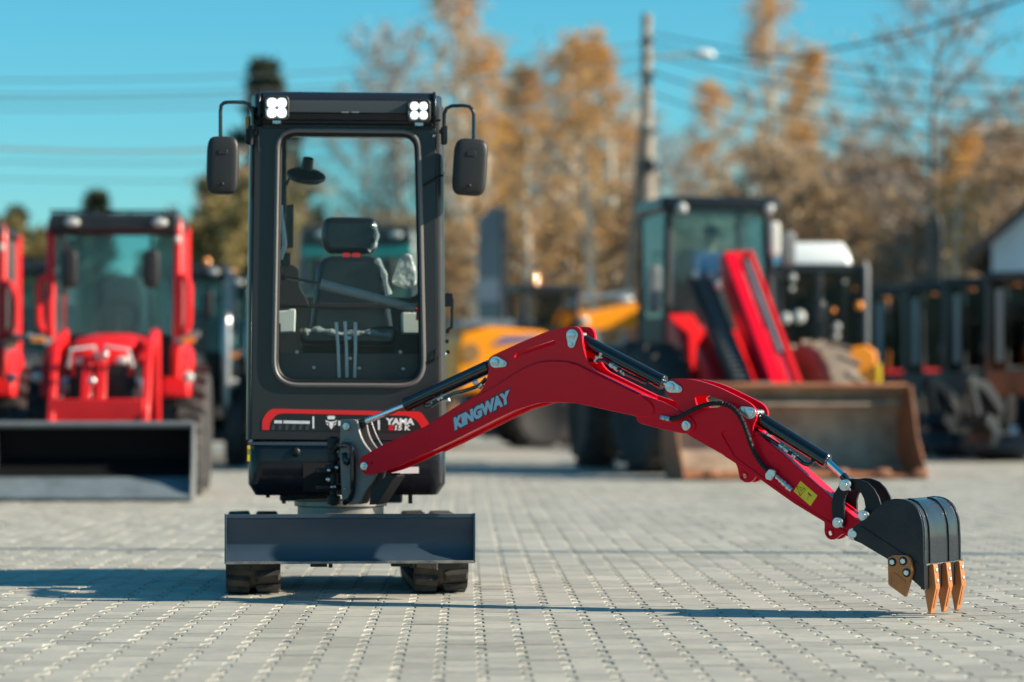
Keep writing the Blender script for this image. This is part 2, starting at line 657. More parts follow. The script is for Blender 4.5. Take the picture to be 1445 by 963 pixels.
    bp = N('ShaderNodeBump')
    bp.inputs['Strength'].default_value = 0.35
    bp.inputs['Distance'].default_value = 0.004
    L(grain, bp.inputs['Height'])
    L(bp.outputs[0], b.inputs['Normal'])
    return m


PAV = paving_material('concrete_paver', False)
YARD = paving_material('yard_ground', True)
q = MB()
q.add([(-500, -60, -0.0072), (500, -60, -0.0072), (500, 1500, -0.0072), (-500, 1500, -0.0072)], [(0, 1, 2, 3)])
ground = q.build('ground', YARD)
ground['kind'] = 'structure'


def stone_loop(inset, z):
    s, a, h, dl = PS / 2, AMP / 2, PLN / 2, 0.010
    y1, y2 = PLN / 4 - dl, PLN / 4 + dl
    wd, nr = s + a - inset, s - a - inset
    hh = h - inset * 0.42
    k = inset * 0.4
    return [(-wd, -hh, z), (wd, -hh, z), (wd, -y2 - k, z), (nr, -y1 + k - k, z), (nr, y1, z), (wd, y2 + k, z),
            (wd, hh, z), (-wd, hh, z), (-wd, y2 + k, z), (-nr, y1, z), (-nr, -y1, z), (-wd, -y2 - k, z)]


def paver_geo():
    top, bot = stone_loop(0.0052, 0.0), stone_loop(0.0036, -0.0030)
    low = [(x, y, -0.015) for x, y, z in bot]
    vs = top + bot + low
    fs = [tuple(range(12))]
    for r in (0, 12):
        for i in range(12):
            j = (i + 1) % 12
            fs.append((r + i, r + 12 + i, r + 12 + j, r + j))
    return vs, fs


pv, pf = paver_geo()
pme = bpy.data.meshes.new('paver')
pme.from_pydata(pv, [], pf)
pme.materials.append(PAV)
pme.polygons.foreach_set('use_smooth', [False] * len(pme.polygons))
rng = np.random.default_rng(7)
spots = []
for i in range(-90, 91):
    for j in range(-20, 160):
        c = gorg + gx * ((i + 0.5) * PS) + gy * ((j + (0.5 if i % 2 else 0)) * PLN)
        if 6.0 < c.y < FIELD_END and abs(c.x) < c.y * 0.1715 + 1.4:
            spots.append(c)
inview = sorted((c for c in spots if abs(c.x) < c.y * 0.1715 and c.y > 9.05), key=lambda c: c.y)
near = set(id(c) for c in inview[:300])
vv = np.array(pv)
allv, allf = [], []
for c in spots:
    dz, tx, ty, rz = rng.normal(0, 0.0009), rng.normal(0, 0.0055), rng.normal(0, 0.0055), GDIR + rng.normal(0, 0.006)
    if id(c) in near:
        o = bpy.data.objects.new('paver', pme)
        o.location = (c.x, c.y, dz)
        o.rotation_euler = (tx, ty, rz)
        o.parent = ground
        col.objects.link(o)
    else:
        x, y, z = vv.T
        z2 = z + dz + x * -ty + y * tx
        cs, sn = math.cos(rz), math.sin(rz)
        allf.append(len(allv) * 36)
        allv.append(np.stack([c.x + x * cs - y * sn, c.y + x * sn + y * cs, z2], 1))
allv = np.concatenate(allv)
me = bpy.data.meshes.new('pavers')
nst = len(allf)
loops = np.array([i for f in pf for i in f])
sizes = np.array([len(f) for f in pf])
LI = (loops[None, :] + np.array(allf)[:, None]).ravel()
ST = np.concatenate([[0], np.cumsum(np.tile(sizes, nst))[:-1]])
me.vertices.add(len(allv))
me.vertices.foreach_set('co', allv.ravel())
me.loops.add(len(LI))
me.loops.foreach_set('vertex_index', LI)
me.polygons.add(len(ST))
me.polygons.foreach_set('loop_start', ST)
me.polygons.foreach_set('use_smooth', np.zeros(len(ST), bool))
me.update(calc_edges=True)
me.validate()
me.materials.append(PAV)
o = bpy.data.objects.new('pavers', me)
o['kind'] = 'stuff'
o.parent = ground
col.objects.link(o)
# small litter lying on the stones
rl = random.Random(4)
for k, (px, py, lab, c) in enumerate(((1290, 902, 'small white scrap of paper lying on the pavers below the bucket teeth', (0.75, 0.74, 0.70)),)):
    p = G(px, py)
    b = MB()
    b.box((p.x, p.y, 0.004), (0.014, 0.006, 0.0015), (0.97, 0.2, 0), (-0.2, 0.97, 0.05), (0, -0.05, 1))
    tag(b.build('paper_scrap', mat('scrap', c, 0.8)), lab, 'litter')
# ================================================================== the small excavator in front
YAW = rad(5.0)
ex, ey, ez = V((math.cos(YAW), math.sin(YAW), 0)), V((-math.sin(YAW), math.cos(YAW), 0)), V((0, 0, 1))
D0 = 12.85                                            # front of the tracks
X0 = (491 - CX) / FPX * D0
HR = V((X0, D0, 0)) + ey * 0.675
hero = thing('mini_excavator', 'small black cabbed excavator with long red arm standing sharp in the foreground', 'excavator', None, HR, YAW)
INV = (Matrix.Translation(HR) @ Matrix.Rotation(YAW, 4, 'Z')).inverted()
nf = -ey
CF = P(490, 400, 13.40)                               # a point on the front face of the cab


def CP(px, py, off=0.0):
    return PL(px, py, CF + nf * off, nf)


def cpoly(pts, off):
    return [CP(x, y, off) for x, y in pts]


def L3(x, y, z):                                      # machine's own axes
    return HR + ex * x + ey * y + ez * z


# --- cab front: one panel with the windscreen opening
fr = [(354, 621), (355.5, 420), (359, 178), (615.5, 181), (617, 420), (619, 623)]
win = fillet([(394, 187), (589, 189), (597, 542), (388, 541)], [26, 24, 34, 34], 7)
b = MB()
b.prism(cpoly(fr, 0), ey * 0.05, [cpoly(win, 0)])
cab = b.build('cab', CABB, hero, bevel=0.004)
# rounded front corner posts
b = MB()
for side, xs in ((1, [(619.3, 623), (617.2, 420), (615.8, 178), (615.6, 150)]), (-1, [(353.7, 621), (355.2, 420), (358.7, 178), (359, 150)])):
    rings = []
    for x, y in xs:
        p = CP(x, y, 0)
        prof = [(0, 0), (0.012, 0.003), (0.025, 0.012), (0.034, 0.028), (0.037, 0.05), (0.037, 0.10), (0, 0.10)]
        if side < 0:
            prof = [(a * 0.55, c) for a, c in prof]
        rings.append([p + ex * (side * a) + ey * c for a, c in prof])
    b.loft(rings)
each(b, 'corner_post', CABB, cab, angle=50)
# roof and visor
zt = CP(490, 131, 0).z
zb = CP(490, 178, 0).z
xl, xr = (CP(361, 150, 0) - CF).dot(ex), (CP(616, 150, 0) - CF).dot(ex)


def cz(y):
    return CP(490, y, 0).z


def visp(x, off, y):
    p = CF + ex * x + nf * off
    return V((p.x, p.y, cz(y)))


prof = [(-0.06, 130), (0.0, 130.5), (0.030, 133), (0.058, 142.5), (0.060, 143.5), (0.056, 161), (0.046, 162.5), (0.040, 170.5), (0.022, 171.5), (0.020, 175), (0.004, 177), (0.004, 183), (-0.06, 183)]
b = MB()
b.loft([[visp(x, o, y) for o, y in prof] for x in (xl + 0.03, xr - 0.015)])
roof = b.build('roof', ROOFB, hero, bevel=0.003)
b = MB()
zr = cz(133)
pl = [(xl + 0.0, 0.03), (xr, 0.03), (xr + 0.03, 0.10), (xr + 0.02, 1.05), (xr - 0.05, 1.14), (xl + 0.05, 1.14), (xl - 0.02, 1.05), (xl - 0.02, 0.10)]
b.prism([V(((CF + ex * x + ey * y).x, (CF + ex * x + ey * y).y, zr - 0.10)) for x, y in pl], ez * 0.104)
b.build('roof_shell', ROOFB, roof, bevel=0.012, seg=3)
b = MB()
for x, wdt in ((xl + 0.015, 0.012), (xr - 0.012, 0.012)):
    b.prism([visp(x - wdt / 2, o, y) for o, y in [(-0.03, 128.5), (0.035, 130), (0.066, 141), (0.068, 165), (0.03, 176), (-0.03, 182)]], ex * wdt)
each(b, 'visor_bracket', ROOFB, roof, bevel=0.002)
b = MB()
b.prism([visp(xl + 0.045, o, y) for o, y in [(0.0615, 144), (0.0615, 150), (0.058, 160.6), (0.05, 160.6), (0.05, 144)]], ex * (xr - xl - 0.075))
b.build('visor_panel', VISP, roof)
# faint print on the visor
b = MB()
for x0, x1 in ((482, 492.5), (496, 507)):
    b.prism(cpoly([(x0, 157.4), (x1, 157.5), (x1, 159.6), (x0, 159.5)], 0.0612), nf * 0.001)
each(b, 'visor_print', mat('faint_print', (0.16, 0.19, 0.21), 0.4), roof)
# seal round the windscreen
b = MB()
loop = cpoly(fillet([(392, 184), (591, 186), (598.5, 544.5), (386, 543.5)], [28, 26, 36, 36], 8), 0.004)
b.tube(loop + loop[:2], 0.0115, 8, cap=False)
b.build('window_seal', SEAL, cab)
b = MB()
loop = cpoly(fillet([(395.5, 189), (587.5, 191), (595, 540), (389.5, 539)], [25, 23, 33, 33], 8), -0.002)
b.tube(loop + loop[:2], 0.010, 8, cap=False)
b.build('inner_seal', SATB, cab)
b = MB()
b.prism(cpoly(fillet([(393, 186), (590, 188), (598, 543), (387, 542)], [26, 24, 34, 34], 6), -0.022), ey * 0.004)
b.build('windscreen', WSCR, hero)
# right post: shadows of mirror bracket and grab rail drawn as black tubes; bolts
b = MB()
b.tube([CP(598, 262, 0.004), CP(618, 250, 0.018), CP(627, 247, 0.0)], 0.006, 6)
b.tube([CP(597, 513, 0.004), CP(613, 509, 0.012), CP(615, 493, 0.006)], 0.006, 6)
each(b, 'shadow_line', SATB, cab)
b = MB()
for x, y in ((627, 246), (627.5, 170), (611.5, 176), (612, 192), (628, 500)):
    b.ball(CP(x, y, 0.012), 0.008, 8, 6)
each(b, 'bolt', ZINC, cab)
# sides and back of the cab
DEP = 1.10
zb0, zt0 = cz(621), cz(150)
for s, xe in ((1, xr + 0.030), (-1, xl - 0.016)):
    b = MB()

    def SP(y, z):
        p = CF + ex * xe + ey * y
        return V((p.x, p.y, z))
    zs = zt0 - zb0
    out = [SP(0.09, zb0), SP(DEP, zb0), SP(DEP, zt0), SP(0.09, zt0)]
    hole = [SP(0.15, zb0 + 0.34 * zs), SP(DEP - 0.07, zb0 + 0.36 * zs), SP(DEP - 0.07, zt0 - 0.06), SP(0.15, zt0 - 0.06)]
    b.prism(out, ex * (-s * 0.03), [hole])
    sp = b.build('side_panel', CABB, cab, bevel=0.003)
    b = MB()
    b.prism(hole, ex * (-s * 0.004))
    b.build('side_glass', CLEAR, sp)
b = MB()


def RP(x, z):
    p = CF + ex * x + ey * DEP
    return V((p.x, p.y, z))


xa, xb = xl - 0.012, xr + 0.028
zw = CP(490, 420, -DEP).z
out = [RP(xa, zb0), RP(xb, zb0), RP(xb, zt0), RP(xa, zt0)]
c0, c1 = (CP(404, 400, -DEP) - CF).dot(ex), (CP(592, 400, -DEP) - CF).dot(ex)
hole2 = [(c0, zw), (c1, zw), (c1, CP(490, 186, -DEP).z), (c0, CP(490, 186, -DEP).z)]
hole2 = fillet([(a * 1000, c * 1000) for a, c in hole2], 60, 5)
b.prism(out, ey * -0.03, [[RP(a / 1000, c / 1000) for a, c in hole2]])
b.build('rear_panel', CABB, cab, bevel=0.003)
b = MB()
b.prism([RP(a / 1000, c / 1000) - ey * 0.012 for a, c in hole2], ey * 0.004)
b.build('rear_glass', CLEAR, cab)
# grab rail and mirror hinge on the right flank, orange lamp on the left flank
b = MB()
b.tube([CP(630, 415, -0.15), CP(637, 418, -0.15), CP(638.5, 425, -0.15), CP(637.5, 462, -0.15), CP(631, 467, -0.15)], 0.008, 7)
b.box(CP(632, 424, -0.15), (0.02, 0.02, 0.03), ex, ey)
b.build('grab_rail', SATB, cab)
b = MB()
for x, y in ((634, 468), (633, 482), (634.5, 497)):
    b.cyl(CP(x - 5, y, -0.15), CP(x, y, -0.15), 0.009, n=8)
each(b, 'door_catch', SATB, cab)
b = MB()
b.prism(cpoly(fillet([(346.5, 165), (354, 164), (354, 202), (346, 202)], 2), -0.06), ey * 0.05)
lp = b.build('turn_lamp', SATB, cab, bevel=0.004)
b = MB()
b.prism(cpoly(fillet([(345.8, 166), (352.0, 165), (352.0, 190), (345.4, 191)], 2), -0.055), nf * 0.012)
b.build('lens', ORG, lp, bevel=0.004)
# red edge of the left door with its black hinges
b = MB()
b.prism(cpoly([(351.2, 470), (353.6, 470), (352.6, 615), (350.6, 615)], -0.07), ey * 0.02)
b.build('red_trim', REDP, cab)
b = MB()
for y in (535, 578):
    b.cyl(CP(351, y - 14, -0.06), CP(350.6, y + 12, -0.06), 0.009, n=8)
each(b, 'hinge', SATB, cab)


LENSM = mat('led_lens', (0.55, 0.60, 0.60), 0.15, coat=1, emit=(0.75, 0.9, 0.87), es=0.25)
# --- work lights
def worklight(x, y, hw, m):
    b = MB()
    sq = fillet([(x - hw, y - hw), (x + hw, y - hw), (x + hw, y + hw), (x - hw, y + hw)], 6, 4)
    b.prism(cpoly(sq, 0.085), ey * 0.035)
    b.tube(cpoly(sq, 0.086) + cpoly(sq, 0.086)[:1], 0.006, 6, cap=False)
    o = b.build('work_light', PLAST, hero, bevel=0.003)
    b = MB()
    b.box(CP(x, y + hw + 2.5, 0.06), (0.018, 0.02, 0.012), ex, ey)
    b.cyl(CP(x, y + hw + 5, 0.07), CP(x, y + hw + 5, 0.078), 0.006, n=8)
    b.build('lamp_foot', ZINC, o)
    for i in (-1, 1):
        for j in (-1, 1):
            b = MB()
            c = CP(x + i * hw * 0.43, y + j * hw * 0.43, 0.086)
            k = hw / 17 * (1.16 if m is LEDS else 1.04)
            b.ball(c, (0.0225 * k, 0.006, 0.0225 * k), 14, 8, ex, ey, ez, sup=0.8)
            b.build('led_lens', LENSM, o)
            b = MB()
            b.ball(c - ey * 0.003, (0.0175 * k, 0.007, 0.0175 * k), 14, 8, ex, ey, ez, sup=0.9)
            b.build('led', m, o)


worklight(390.5, 152.5, 16, LEDS)
worklight(591, 156.5, 15, LED)


# --- mirrors
def mirror(body, arm, hinge, tilt):
    b = MB()
    b.tube([CP(x, y, o) for x, y, o in arm], 0.0085, 9)
    a = b.build('mirror_arm', GLOSSB, hero)
    b = MB()
    x0, y0, x1, y1 = body
    c = CP((x0 + x1) / 2, (y0 + y1) / 2, 0.05)
    s = 13.3 / FPX
    ax = (ex * math.cos(tilt) + ez * math.sin(tilt))
    az = (ez * math.cos(tilt) - ex * math.sin(tilt))
    b.ball(c, ((x1 - x0) / 2 * s, 0.042, (y1 - y0) / 2 * s), 36, 20, ax, ey, az, sup=0.42)
    m = b.build('mirror', PLAST, hero, angle=60)
    b = MB()
    b.ball(c + ey * 0.032, ((x1 - x0) / 2 * s * 0.86, 0.014, (y1 - y0) / 2 * s * 0.88), 24, 12, ax, ey, az, sup=0.42)
    b.build('mirror_glass', CHR, m)
    b = MB()
    b.box(c - ey * 0.0435 + az * 0.058, (0.020, 0.0012, 0.010), ax, ey, az)
    b.ball(c - ey * 0.041 - az * 0.085, (0.008, 0.004, 0.008), 10, 6, ax, ey, az)
    each(b, 'mirror_boss', PLAST, m, bevel=0.002)
    b = MB()
    for (xa, ya, xb, yb, r) in hinge:
        b.cyl(CP(xa, ya, 0.02), CP(xb, yb, 0.02), r, n=12)
    each(b, 'mirror_hinge', SATB, a, bevel=0.002)


mirror((291.5, 193, 337, 275), [(311, 200, .05), (311, 158, .05), (312, 149, .05), (316, 145.5, .05), (322, 144.5, .05), (343, 144.5, .03), (351, 147, .02), (355, 153, .02), (356.5, 162, .02), (356.5, 196, .02)],
       [(354, 178, 353, 205, .014), (359, 184, 359, 192, .014), (350, 182, 349, 204, .010), (364, 178, 364.5, 215, .004), (360, 160, 376, 170, .006)], rad(-1.2))
mirror((639, 196, 687.5, 277), [(668.5, 206, .05), (668.5, 163, .05), (667, 155.5, .05), (662, 150.5, .05), (654, 149.3, .05), (638, 149.6, .03), (630, 153.5, .02), (627, 161, .02), (626.5, 205, .02)],
       [(626, 180, 626.5, 204, .014), (620, 186, 627, 186, .010), (629, 178, 629, 200, .008), (622, 170, 606, 171, .005)], rad(-3.5))

# --- inside the cab
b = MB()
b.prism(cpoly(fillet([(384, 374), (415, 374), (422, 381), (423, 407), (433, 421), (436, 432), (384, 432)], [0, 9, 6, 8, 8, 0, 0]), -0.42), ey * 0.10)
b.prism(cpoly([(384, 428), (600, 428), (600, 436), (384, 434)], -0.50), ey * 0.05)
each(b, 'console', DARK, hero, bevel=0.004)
b = MB()
b.prism(cpoly([(384, 498), (600, 500), (604, 560), (380, 558)], -0.10), ey * 0.02)
b.box(L3(0, 0.42, cz(556)), (0.40, 0.46, 0.012), ex, ey)
each(b, 'floor', mat('floor_plate', (0.028, 0.029, 0.031), 0.5, bump=0.2, bscale=120), hero, bevel=0.003)
b = MB()
for x, y in ((419, 497), (443, 519), (507, 520), (569, 521), (565, 497), (493, 477), (521, 470), (494, 506)):
    b.ball(CP(x, y, -0.085), 0.009, 8, 6, sup=0.8)
each(b, 'floor_bolt', ZINC, hero)
b = MB()
b.prism(cpoly(fillet([(458, 306), (531, 307), (536, 330), (531, 359), (457, 358), (453, 330)], [16, 16, 12, 14, 14, 12], 5), -0.78), ey * 0.11)
b.prism(cpoly(fillet([(463, 361), (528, 361), (542, 372), (556, 470), (436, 470), (448, 372)], [8, 8, 12, 0, 0, 12], 5), -0.74), ey * 0.13)
seat = b.build('seat', SEATM, hero, bevel=0.03, seg=4)
b = MB()
b.prism(cpoly(fillet([(423, 461), (562, 460), (558, 487), (424, 485)], [8, 8, 10, 10], 4), -0.36), ey * 0.42)
b.build('seat_cushion', SEATM, seat, bevel=0.02, seg=3)
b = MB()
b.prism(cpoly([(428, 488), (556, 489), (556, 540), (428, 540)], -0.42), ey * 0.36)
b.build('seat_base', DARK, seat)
b = MB()
for x0, x1 in ((484, 493.5), (497.5, 508)):
    b.prism(cpoly(fillet([(x0, 357), (x1, 357), (x1, 363), (x0, 363)], 1), -0.70), ey * 0.02)
each(b, 'belt_tag', REDP, seat)
b = MB()
b.tube([CP(x, y, -0.725) for x, y in spline([(531, 366), (539, 378), (544, 396), (549, 416)], 5)], [0.012 + 0.004 * math.sin(i) for i in range(16)], 8)
b.tube([CP(x, y, -0.775) for x, y in spline([(526, 316), (531, 330), (529, 345), (520, 354)], 5)], [0.011 + 0.004 * math.sin(i * 1.3) for i in range(16)], 8)
b.tube([CP(x, y, -0.355) for x, y in spline([(430, 470), (450, 466), (480, 472), (520, 470), (552, 475)], 5)], [0.014 + 0.006 * math.sin(i * 1.7) for i in range(21)], 8)
each(b, 'film_highlight', FILM, seat)  # film strands laid on as the bright highlight streaks of the wrapped seat
b = MB()
b.prism(cpoly(fillet([(552, 400), (566, 359), (580, 357), (588, 380), (588, 404), (574, 408)], 6), -0.60), ey * 0.05)
b.build('plastic_bag', BAG, hero, bevel=0.012, seg=2)
b = MB()
b.prism(cpoly(fillet([(404, 290), (414.5, 288), (414, 350), (403, 350)], 2), -0.25), ey * 0.03)
mo = b.build('monitor', PLAST, hero, bevel=0.004)
b = MB()
b.tube([CP(x, y, -0.22) for x, y in ((396, 290), (397, 308), (401, 332), (402, 346), (396, 366))], 0.010, 8)
b.build('monitor_arm', PALE, mo)
b = MB()
b.prism(cpoly(fillet([(397, 358), (410, 356), (410, 376), (396, 376)], 3), -0.24), ey * 0.05)
b.build('switch_box', PLAST, mo, bevel=0.005)
# fan under the roof
b = MB()
fc = CP(432, 248, -0.35)
fax = (ez * 0.93 + nf * 0.36 + ex * 0.12).normalized()
b.lathe(fc, fax, [(-0.022, 0.03), (-0.02, 0.075), (-0.008, 0.09), (0.006, 0.09), (0.018, 0.07), (0.03, 0.03)], 24)
b.cyl(fc + fax * 0.02, fc + fax * 0.085, 0.028, 0.024, 14)
fan = b.build('fan', PLAST, hero, bevel=0.002)
b = MB()
b.tube([CP(404, 262, -0.35), CP(412, 240, -0.35), CP(425, 246, -0.35)], 0.007, 7)
b.build('fan_bracket', SATB, fan)
# control lever across the cab, wrapped in film
b = MB()
b.tube([CP(397, 391, -0.14), CP(420, 395, -0.14), CP(456, 402, -0.14), CP(575, 435, -0.14)], 0.0075, 8)
lev = b.build('control_lever', GLOSSB, hero)
b = MB()
b.ball(CP(400, 391.5, -0.14), 0.014, 10, 7)
b.build('lever_pivot', SATB, lev)
b = MB()
b.tube([CP(452, 401, -0.14), CP(500, 413, -0.14), CP(550, 426, -0.14), CP(585, 436, -0.14)], [0.024, 0.023, 0.022, 0.021], 12)
b.build('film_wrap', FILM, lev)
# three travel levers
for x0, x1, y0 in ((474.5, 478.5, 455), (487, 489.5, 454), (501.5, 500.5, 455)):
    b = MB()
    b.tube([CP(x0, y0, -0.085), CP((x0 + x1) / 2 + 0.6, 490, -0.08), CP(x1, 533, -0.075)], 0.0078, 9)
    b.build('travel_lever', PALE, hero)
for pl in ([(390, 439), (406, 438), (409, 436), (417.5, 436), (416.5, 469), (392, 470)], [(567, 441), (586, 441), (592.5, 443), (592.5, 471), (568, 471)]):
    b = MB()
    b.prism(cpoly(fillet(pl, 3), -0.30), ey * 0.10)
    b.build('side_box', WHITEP, hero, bevel=0.006)
b = MB()
b.tube([CP(585, 437, -0.2), CP(590, 440, -0.2), CP(590, 452, -0.2)], 0.011, 8)
b.build('safety_catch', REDP, hero)
b = MB()
for k in range(16):
    p = CP(393.5 - 0.1 * k, 458 + k * 2.4, -0.12)
    b.lathe(p, ez, [(-0.004, 0.006), (-0.002, 0.010), (0.002, 0.010), (0.004, 0.006)], 8)
b.build('corrugated_cable', PLAST, hero)

# --- decal band under the windscreen (flat print)
b = MB()
redo = fillet([(370, 607), (370, 592), (381, 577), (548, 580.5), (594, 581), (608, 602), (608, 607), (596, 607), (590, 595), (577, 587), (400, 583.5), (390, 585), (381, 596), (380, 607)], [0, 6, 8, 30, 6, 5, 0, 0, 6, 8, 5, 8, 6, 0])
b.prism(cpoly(redo, 0.0012), nf * 0.0012)
b.build('red_band', REDP, cab)
b = MB()
b.prism(cpoly(fillet([(380.3, 607.5), (381.3, 596), (390, 585.2), (400, 583.7), (577, 587.2), (590, 595), (598, 608), (560, 610)], [0, 5, 5, 5, 6, 5, 0, 0]), 0.0006), nf * 0.001)
b.build('black_band', BLKP, cab)
b = MB()
for k in range(6):
    x = 383 + k * 9.6
    b.prism(cpoly([(x + 1.2, 600), (x + 5.4, 600), (x + 4.0, 607), (x - 0.4, 607)], 0.0018), nf * 0.0008)
each(b, 'grey_chequer', GRYP, cab)
b = MB()
rl = random.Random(2)
x = 387.3
while x < 436.5:                                       # tiny print, too small to read in the picture
    wd = rl.uniform(1.1, 1.9)
    if not (397.6 < x < 398.8 or 430.5 < x < 431.6):
        b.prism(cpoly([(x, 593.4 + (x - 387) * 0.018), (x + wd, 593.4 + (x - 387) * 0.018), (x + wd - 0.3, 597.6 + (x - 387) * 0.018), (x - 0.3, 597.6 + (x - 387) * 0.018)], 0.0018), nf * 0.0008)
    x += wd + 0.28
b.build('small_print', WHITE, cab)
b = MB()
b.prism(cpoly([(440.8, 588), (443.3, 588), (443.4, 605), (441, 605)], 0.0018), nf * 0.0008)
b.prism(cpoly([(533, 593), (536, 593), (536, 607), (533.4, 607)], 0.0018), nf * 0.0008)
b.prism(cpoly([(477.3, 594), (480.4, 594), (480.4, 601), (477.3, 601)], 0.0018), nf * 0.0008)
# crown and horned head emblem
b.prism(cpoly([(461.6, 587), (463.2, 588.2), (464.5, 586.4), (466, 588.0), (467.4, 586.0), (468.8, 588.0), (470.3, 586.4), (471.6, 588.2), (473.2, 587), (472.2, 592), (462.6, 592)], 0.0018), nf * 0.0008)
b.prism(cpoly([(459, 592.8), (462, 594.6), (467.4, 595.4), (472.8, 594.6), (475.8, 592.8), (474.6, 595.6), (470.4, 597.0), (470.6, 600), (469.6, 603), (467.6, 606.2), (465.4, 603.2), (464.4, 600), (464.6, 597), (460.2, 595.8)], 0.0018), nf * 0.0008)
b.prism(cpoly([(459.6, 597), (463.2, 598.4), (463.4, 600.6), (461.6, 599.8)], 0.0018), nf * 0.0008)
b.prism(cpoly([(475.2, 597), (471.6, 598.4), (471.4, 600.6), (473.2, 599.8)], 0.0018), nf * 0.0008)
each(b, 'emblem', WHITE, cab)
b = MB()
b.prism(cpoly([(461.6, 600.2), (463.2, 601), (464.2, 604.4), (463.0, 603.4)], 0.0018), nf * 0.0008)
b.prism(cpoly([(473.2, 600.2), (471.6, 601), (470.6, 604.4), (471.8, 603.4)], 0.0018), nf * 0.0008)
each(b, 'emblem_red', DKRED, cab)
mpx = 13.40 / FPX
dz = ez.copy()
lt = (ex - ez * 0.012).normalized()
text_polys('YAMA', 'model_lettering', WHITE, cab, CP(544.2, 598.9, 0.002), lt, ez, 11.8 * mpx, bold=0.055, shear=0.05, width=40.5 * mpx)
text_polys('S', 'red_letter', REDP, cab, CP(548.2, 606.9, 0.002), lt, ez, 9.4 * mpx, bold=0.05, shear=0.05, width=8 * mpx)
text_polys('15 K', 'number_lettering', WHITE, cab, CP(557.2, 607.0, 0.002), lt, ez, 9.4 * mpx, bold=0.04, shear=0.1, width=22 * mpx)

# --- lower body
b = MB()
hx0, hx1 = (CP(350, 650, 0.03) - CF).dot(ex), (CP(630, 650, 0.03) - CF).dot(ex)


def hring(z, i0, front):
    pts = []
    for (x, y) in fillet([((hx0 + i0) * 1000, front * 1000), ((hx1 - i0) * 1000, front * 1000), ((hx1 - i0) * 1000, 1300 - i0 * 1000), ((hx0 + i0) * 1000, 1300 - i0 * 1000)], [70, 70, 260, 260], 6):
        p = CF + ex * (x / 1000) + ey * (y / 1000)
        pts.append(V((p.x, p.y, z)))
    return pts


z1, z2, z3, z4 = cz(623), cz(629), cz(683), cz(699)
b.loft([hring(z1, 0.012, -0.016), hring(z1 - 0.004, 0.004, -0.028), hring(z2, 0.0, -0.034), hring(z3, 0.0, -0.034), hring(z4, 0.032, -0.004)])
house = b.build('lower_body', HOUSEB, hero, bevel=0.004)
b = MB()
b.prism(cpoly([(350.5, 624), (466, 625), (466, 629.5), (350.5, 628.5)], 0.0345), nf * 0.006)
b.build('top_ledge', BLADEB, house, bevel=0.002)
b = MB()
b.prism(cpoly([(428, 654), (470, 654), (470, 694), (428, 694)], 0.0345), nf * 0.002)
b.build('opening', DARK, house)
b = MB()
b.prism(cpoly([(349, 629), (353.2, 629), (353.2, 651), (349, 651)], 0.02), nf * 0.004)
b.build('side_label', YELP, house)
b = MB()
b.prism(cpoly([(552, 660), (591, 659), (591, 668), (552, 669)], 0.0345), nf * 0.002)
b.build('white_label', WHITE, house)
b = MB()
b.cyl(CP(560, 675.5, 0.03), CP(560, 675.5, 0.055), 0.017, n=16)
b.ball(CP(417, 638, 0.034), (0.022, 0.012, 0.022), 12, 8)
each(b, 'round_plug', SATB, house, bevel=0.002)
b = MB()
for x in (378, 400.5, 579):
    b.box(CP(x, 703 if x != 378 else 700, -0.05), (0.009, 0.01, 0.025 if x != 378 else 0.008), ex, ey)
each(b, 'underside_stud', SATB, house)

# --- swing bracket and boom: a vertical plane turned towards the camera on the right
A = rad(32)
bu, bm_, bax = V((math.cos(A), -math.sin(A), 0)), V((-math.sin(A), -math.cos(A), 0)), V((math.sin(A), math.cos(A), 0))
BP0 = P(514, 658, 13.04)
BW = 0.120


def BP(px, py, t=0.0):
    return PL(px, py, BP0 + bax * t, bm_)


def bpoly(pts, t):
    return [BP(x, y, t) for x, y in pts]


def bp0(pts, t):            # traced on the near face (t=0), then moved along the pin axis: keeps the true size
    return [BP(x, y, 0) + bax * t for x, y in pts]


def bplate(mb, pts, t0, t1, holes=(), at=None):
    p = [BP(x, y, at if at is not None else 0) + bax * (t0 - (at or 0)) for x, y in pts]
    hs = [[BP(x, y, at or 0) + bax * (t0 - (at or 0)) for x, y in h] for h in holes]
    return mb.prism(p, bax * (t1 - t0), hs)


# swing bracket
post = fillet([(480, 592), (503, 592), (506.5, 612), (513, 626), (523, 638), (533, 660), (528, 677), (513, 697), (507, 711), (491, 713), (482, 706), (479, 640)], [2, 6, 12, 12, 10, 12, 10, 12, 6, 4, 6, 4])
b = MB()
bplate(b, post, 0.022, 0.040, at=0.022)
bplate(b, post, 0.086, 0.104, at=0.022)
b.prism([BP(x, y, 0.022) + bax * 0.018 for x, y in [(480, 655), (500, 655), (505, 700), (482, 706)]], bax * 0.05)
sw = b.build('swing_bracket', CAST, hero, bevel=0.004)
c = BP(478, 650, 0.06)
b = MB()
kp = V((c.x - 0.022, c.y + 0.015, 0))
for y0, y1, r in ((618, 634, 0.030), (640, 652, 0.022), (656, 668, 0.038), (684, 692, 0.038), (700, 712, 0.030)):
    za, zc = P(478, y0, c.y).z, P(478, y1, c.y).z
    b.cyl((kp.x, kp.y, za), (kp.x, kp.y, zc), r, n=18)
b.cyl((kp.x, kp.y, P(478, 616, c.y).z), (kp.x, kp.y, P(478, 714, c.y).z), 0.017, n=14)
b.build('swing_pin', SATB, sw, bevel=0.003)
b = MB()
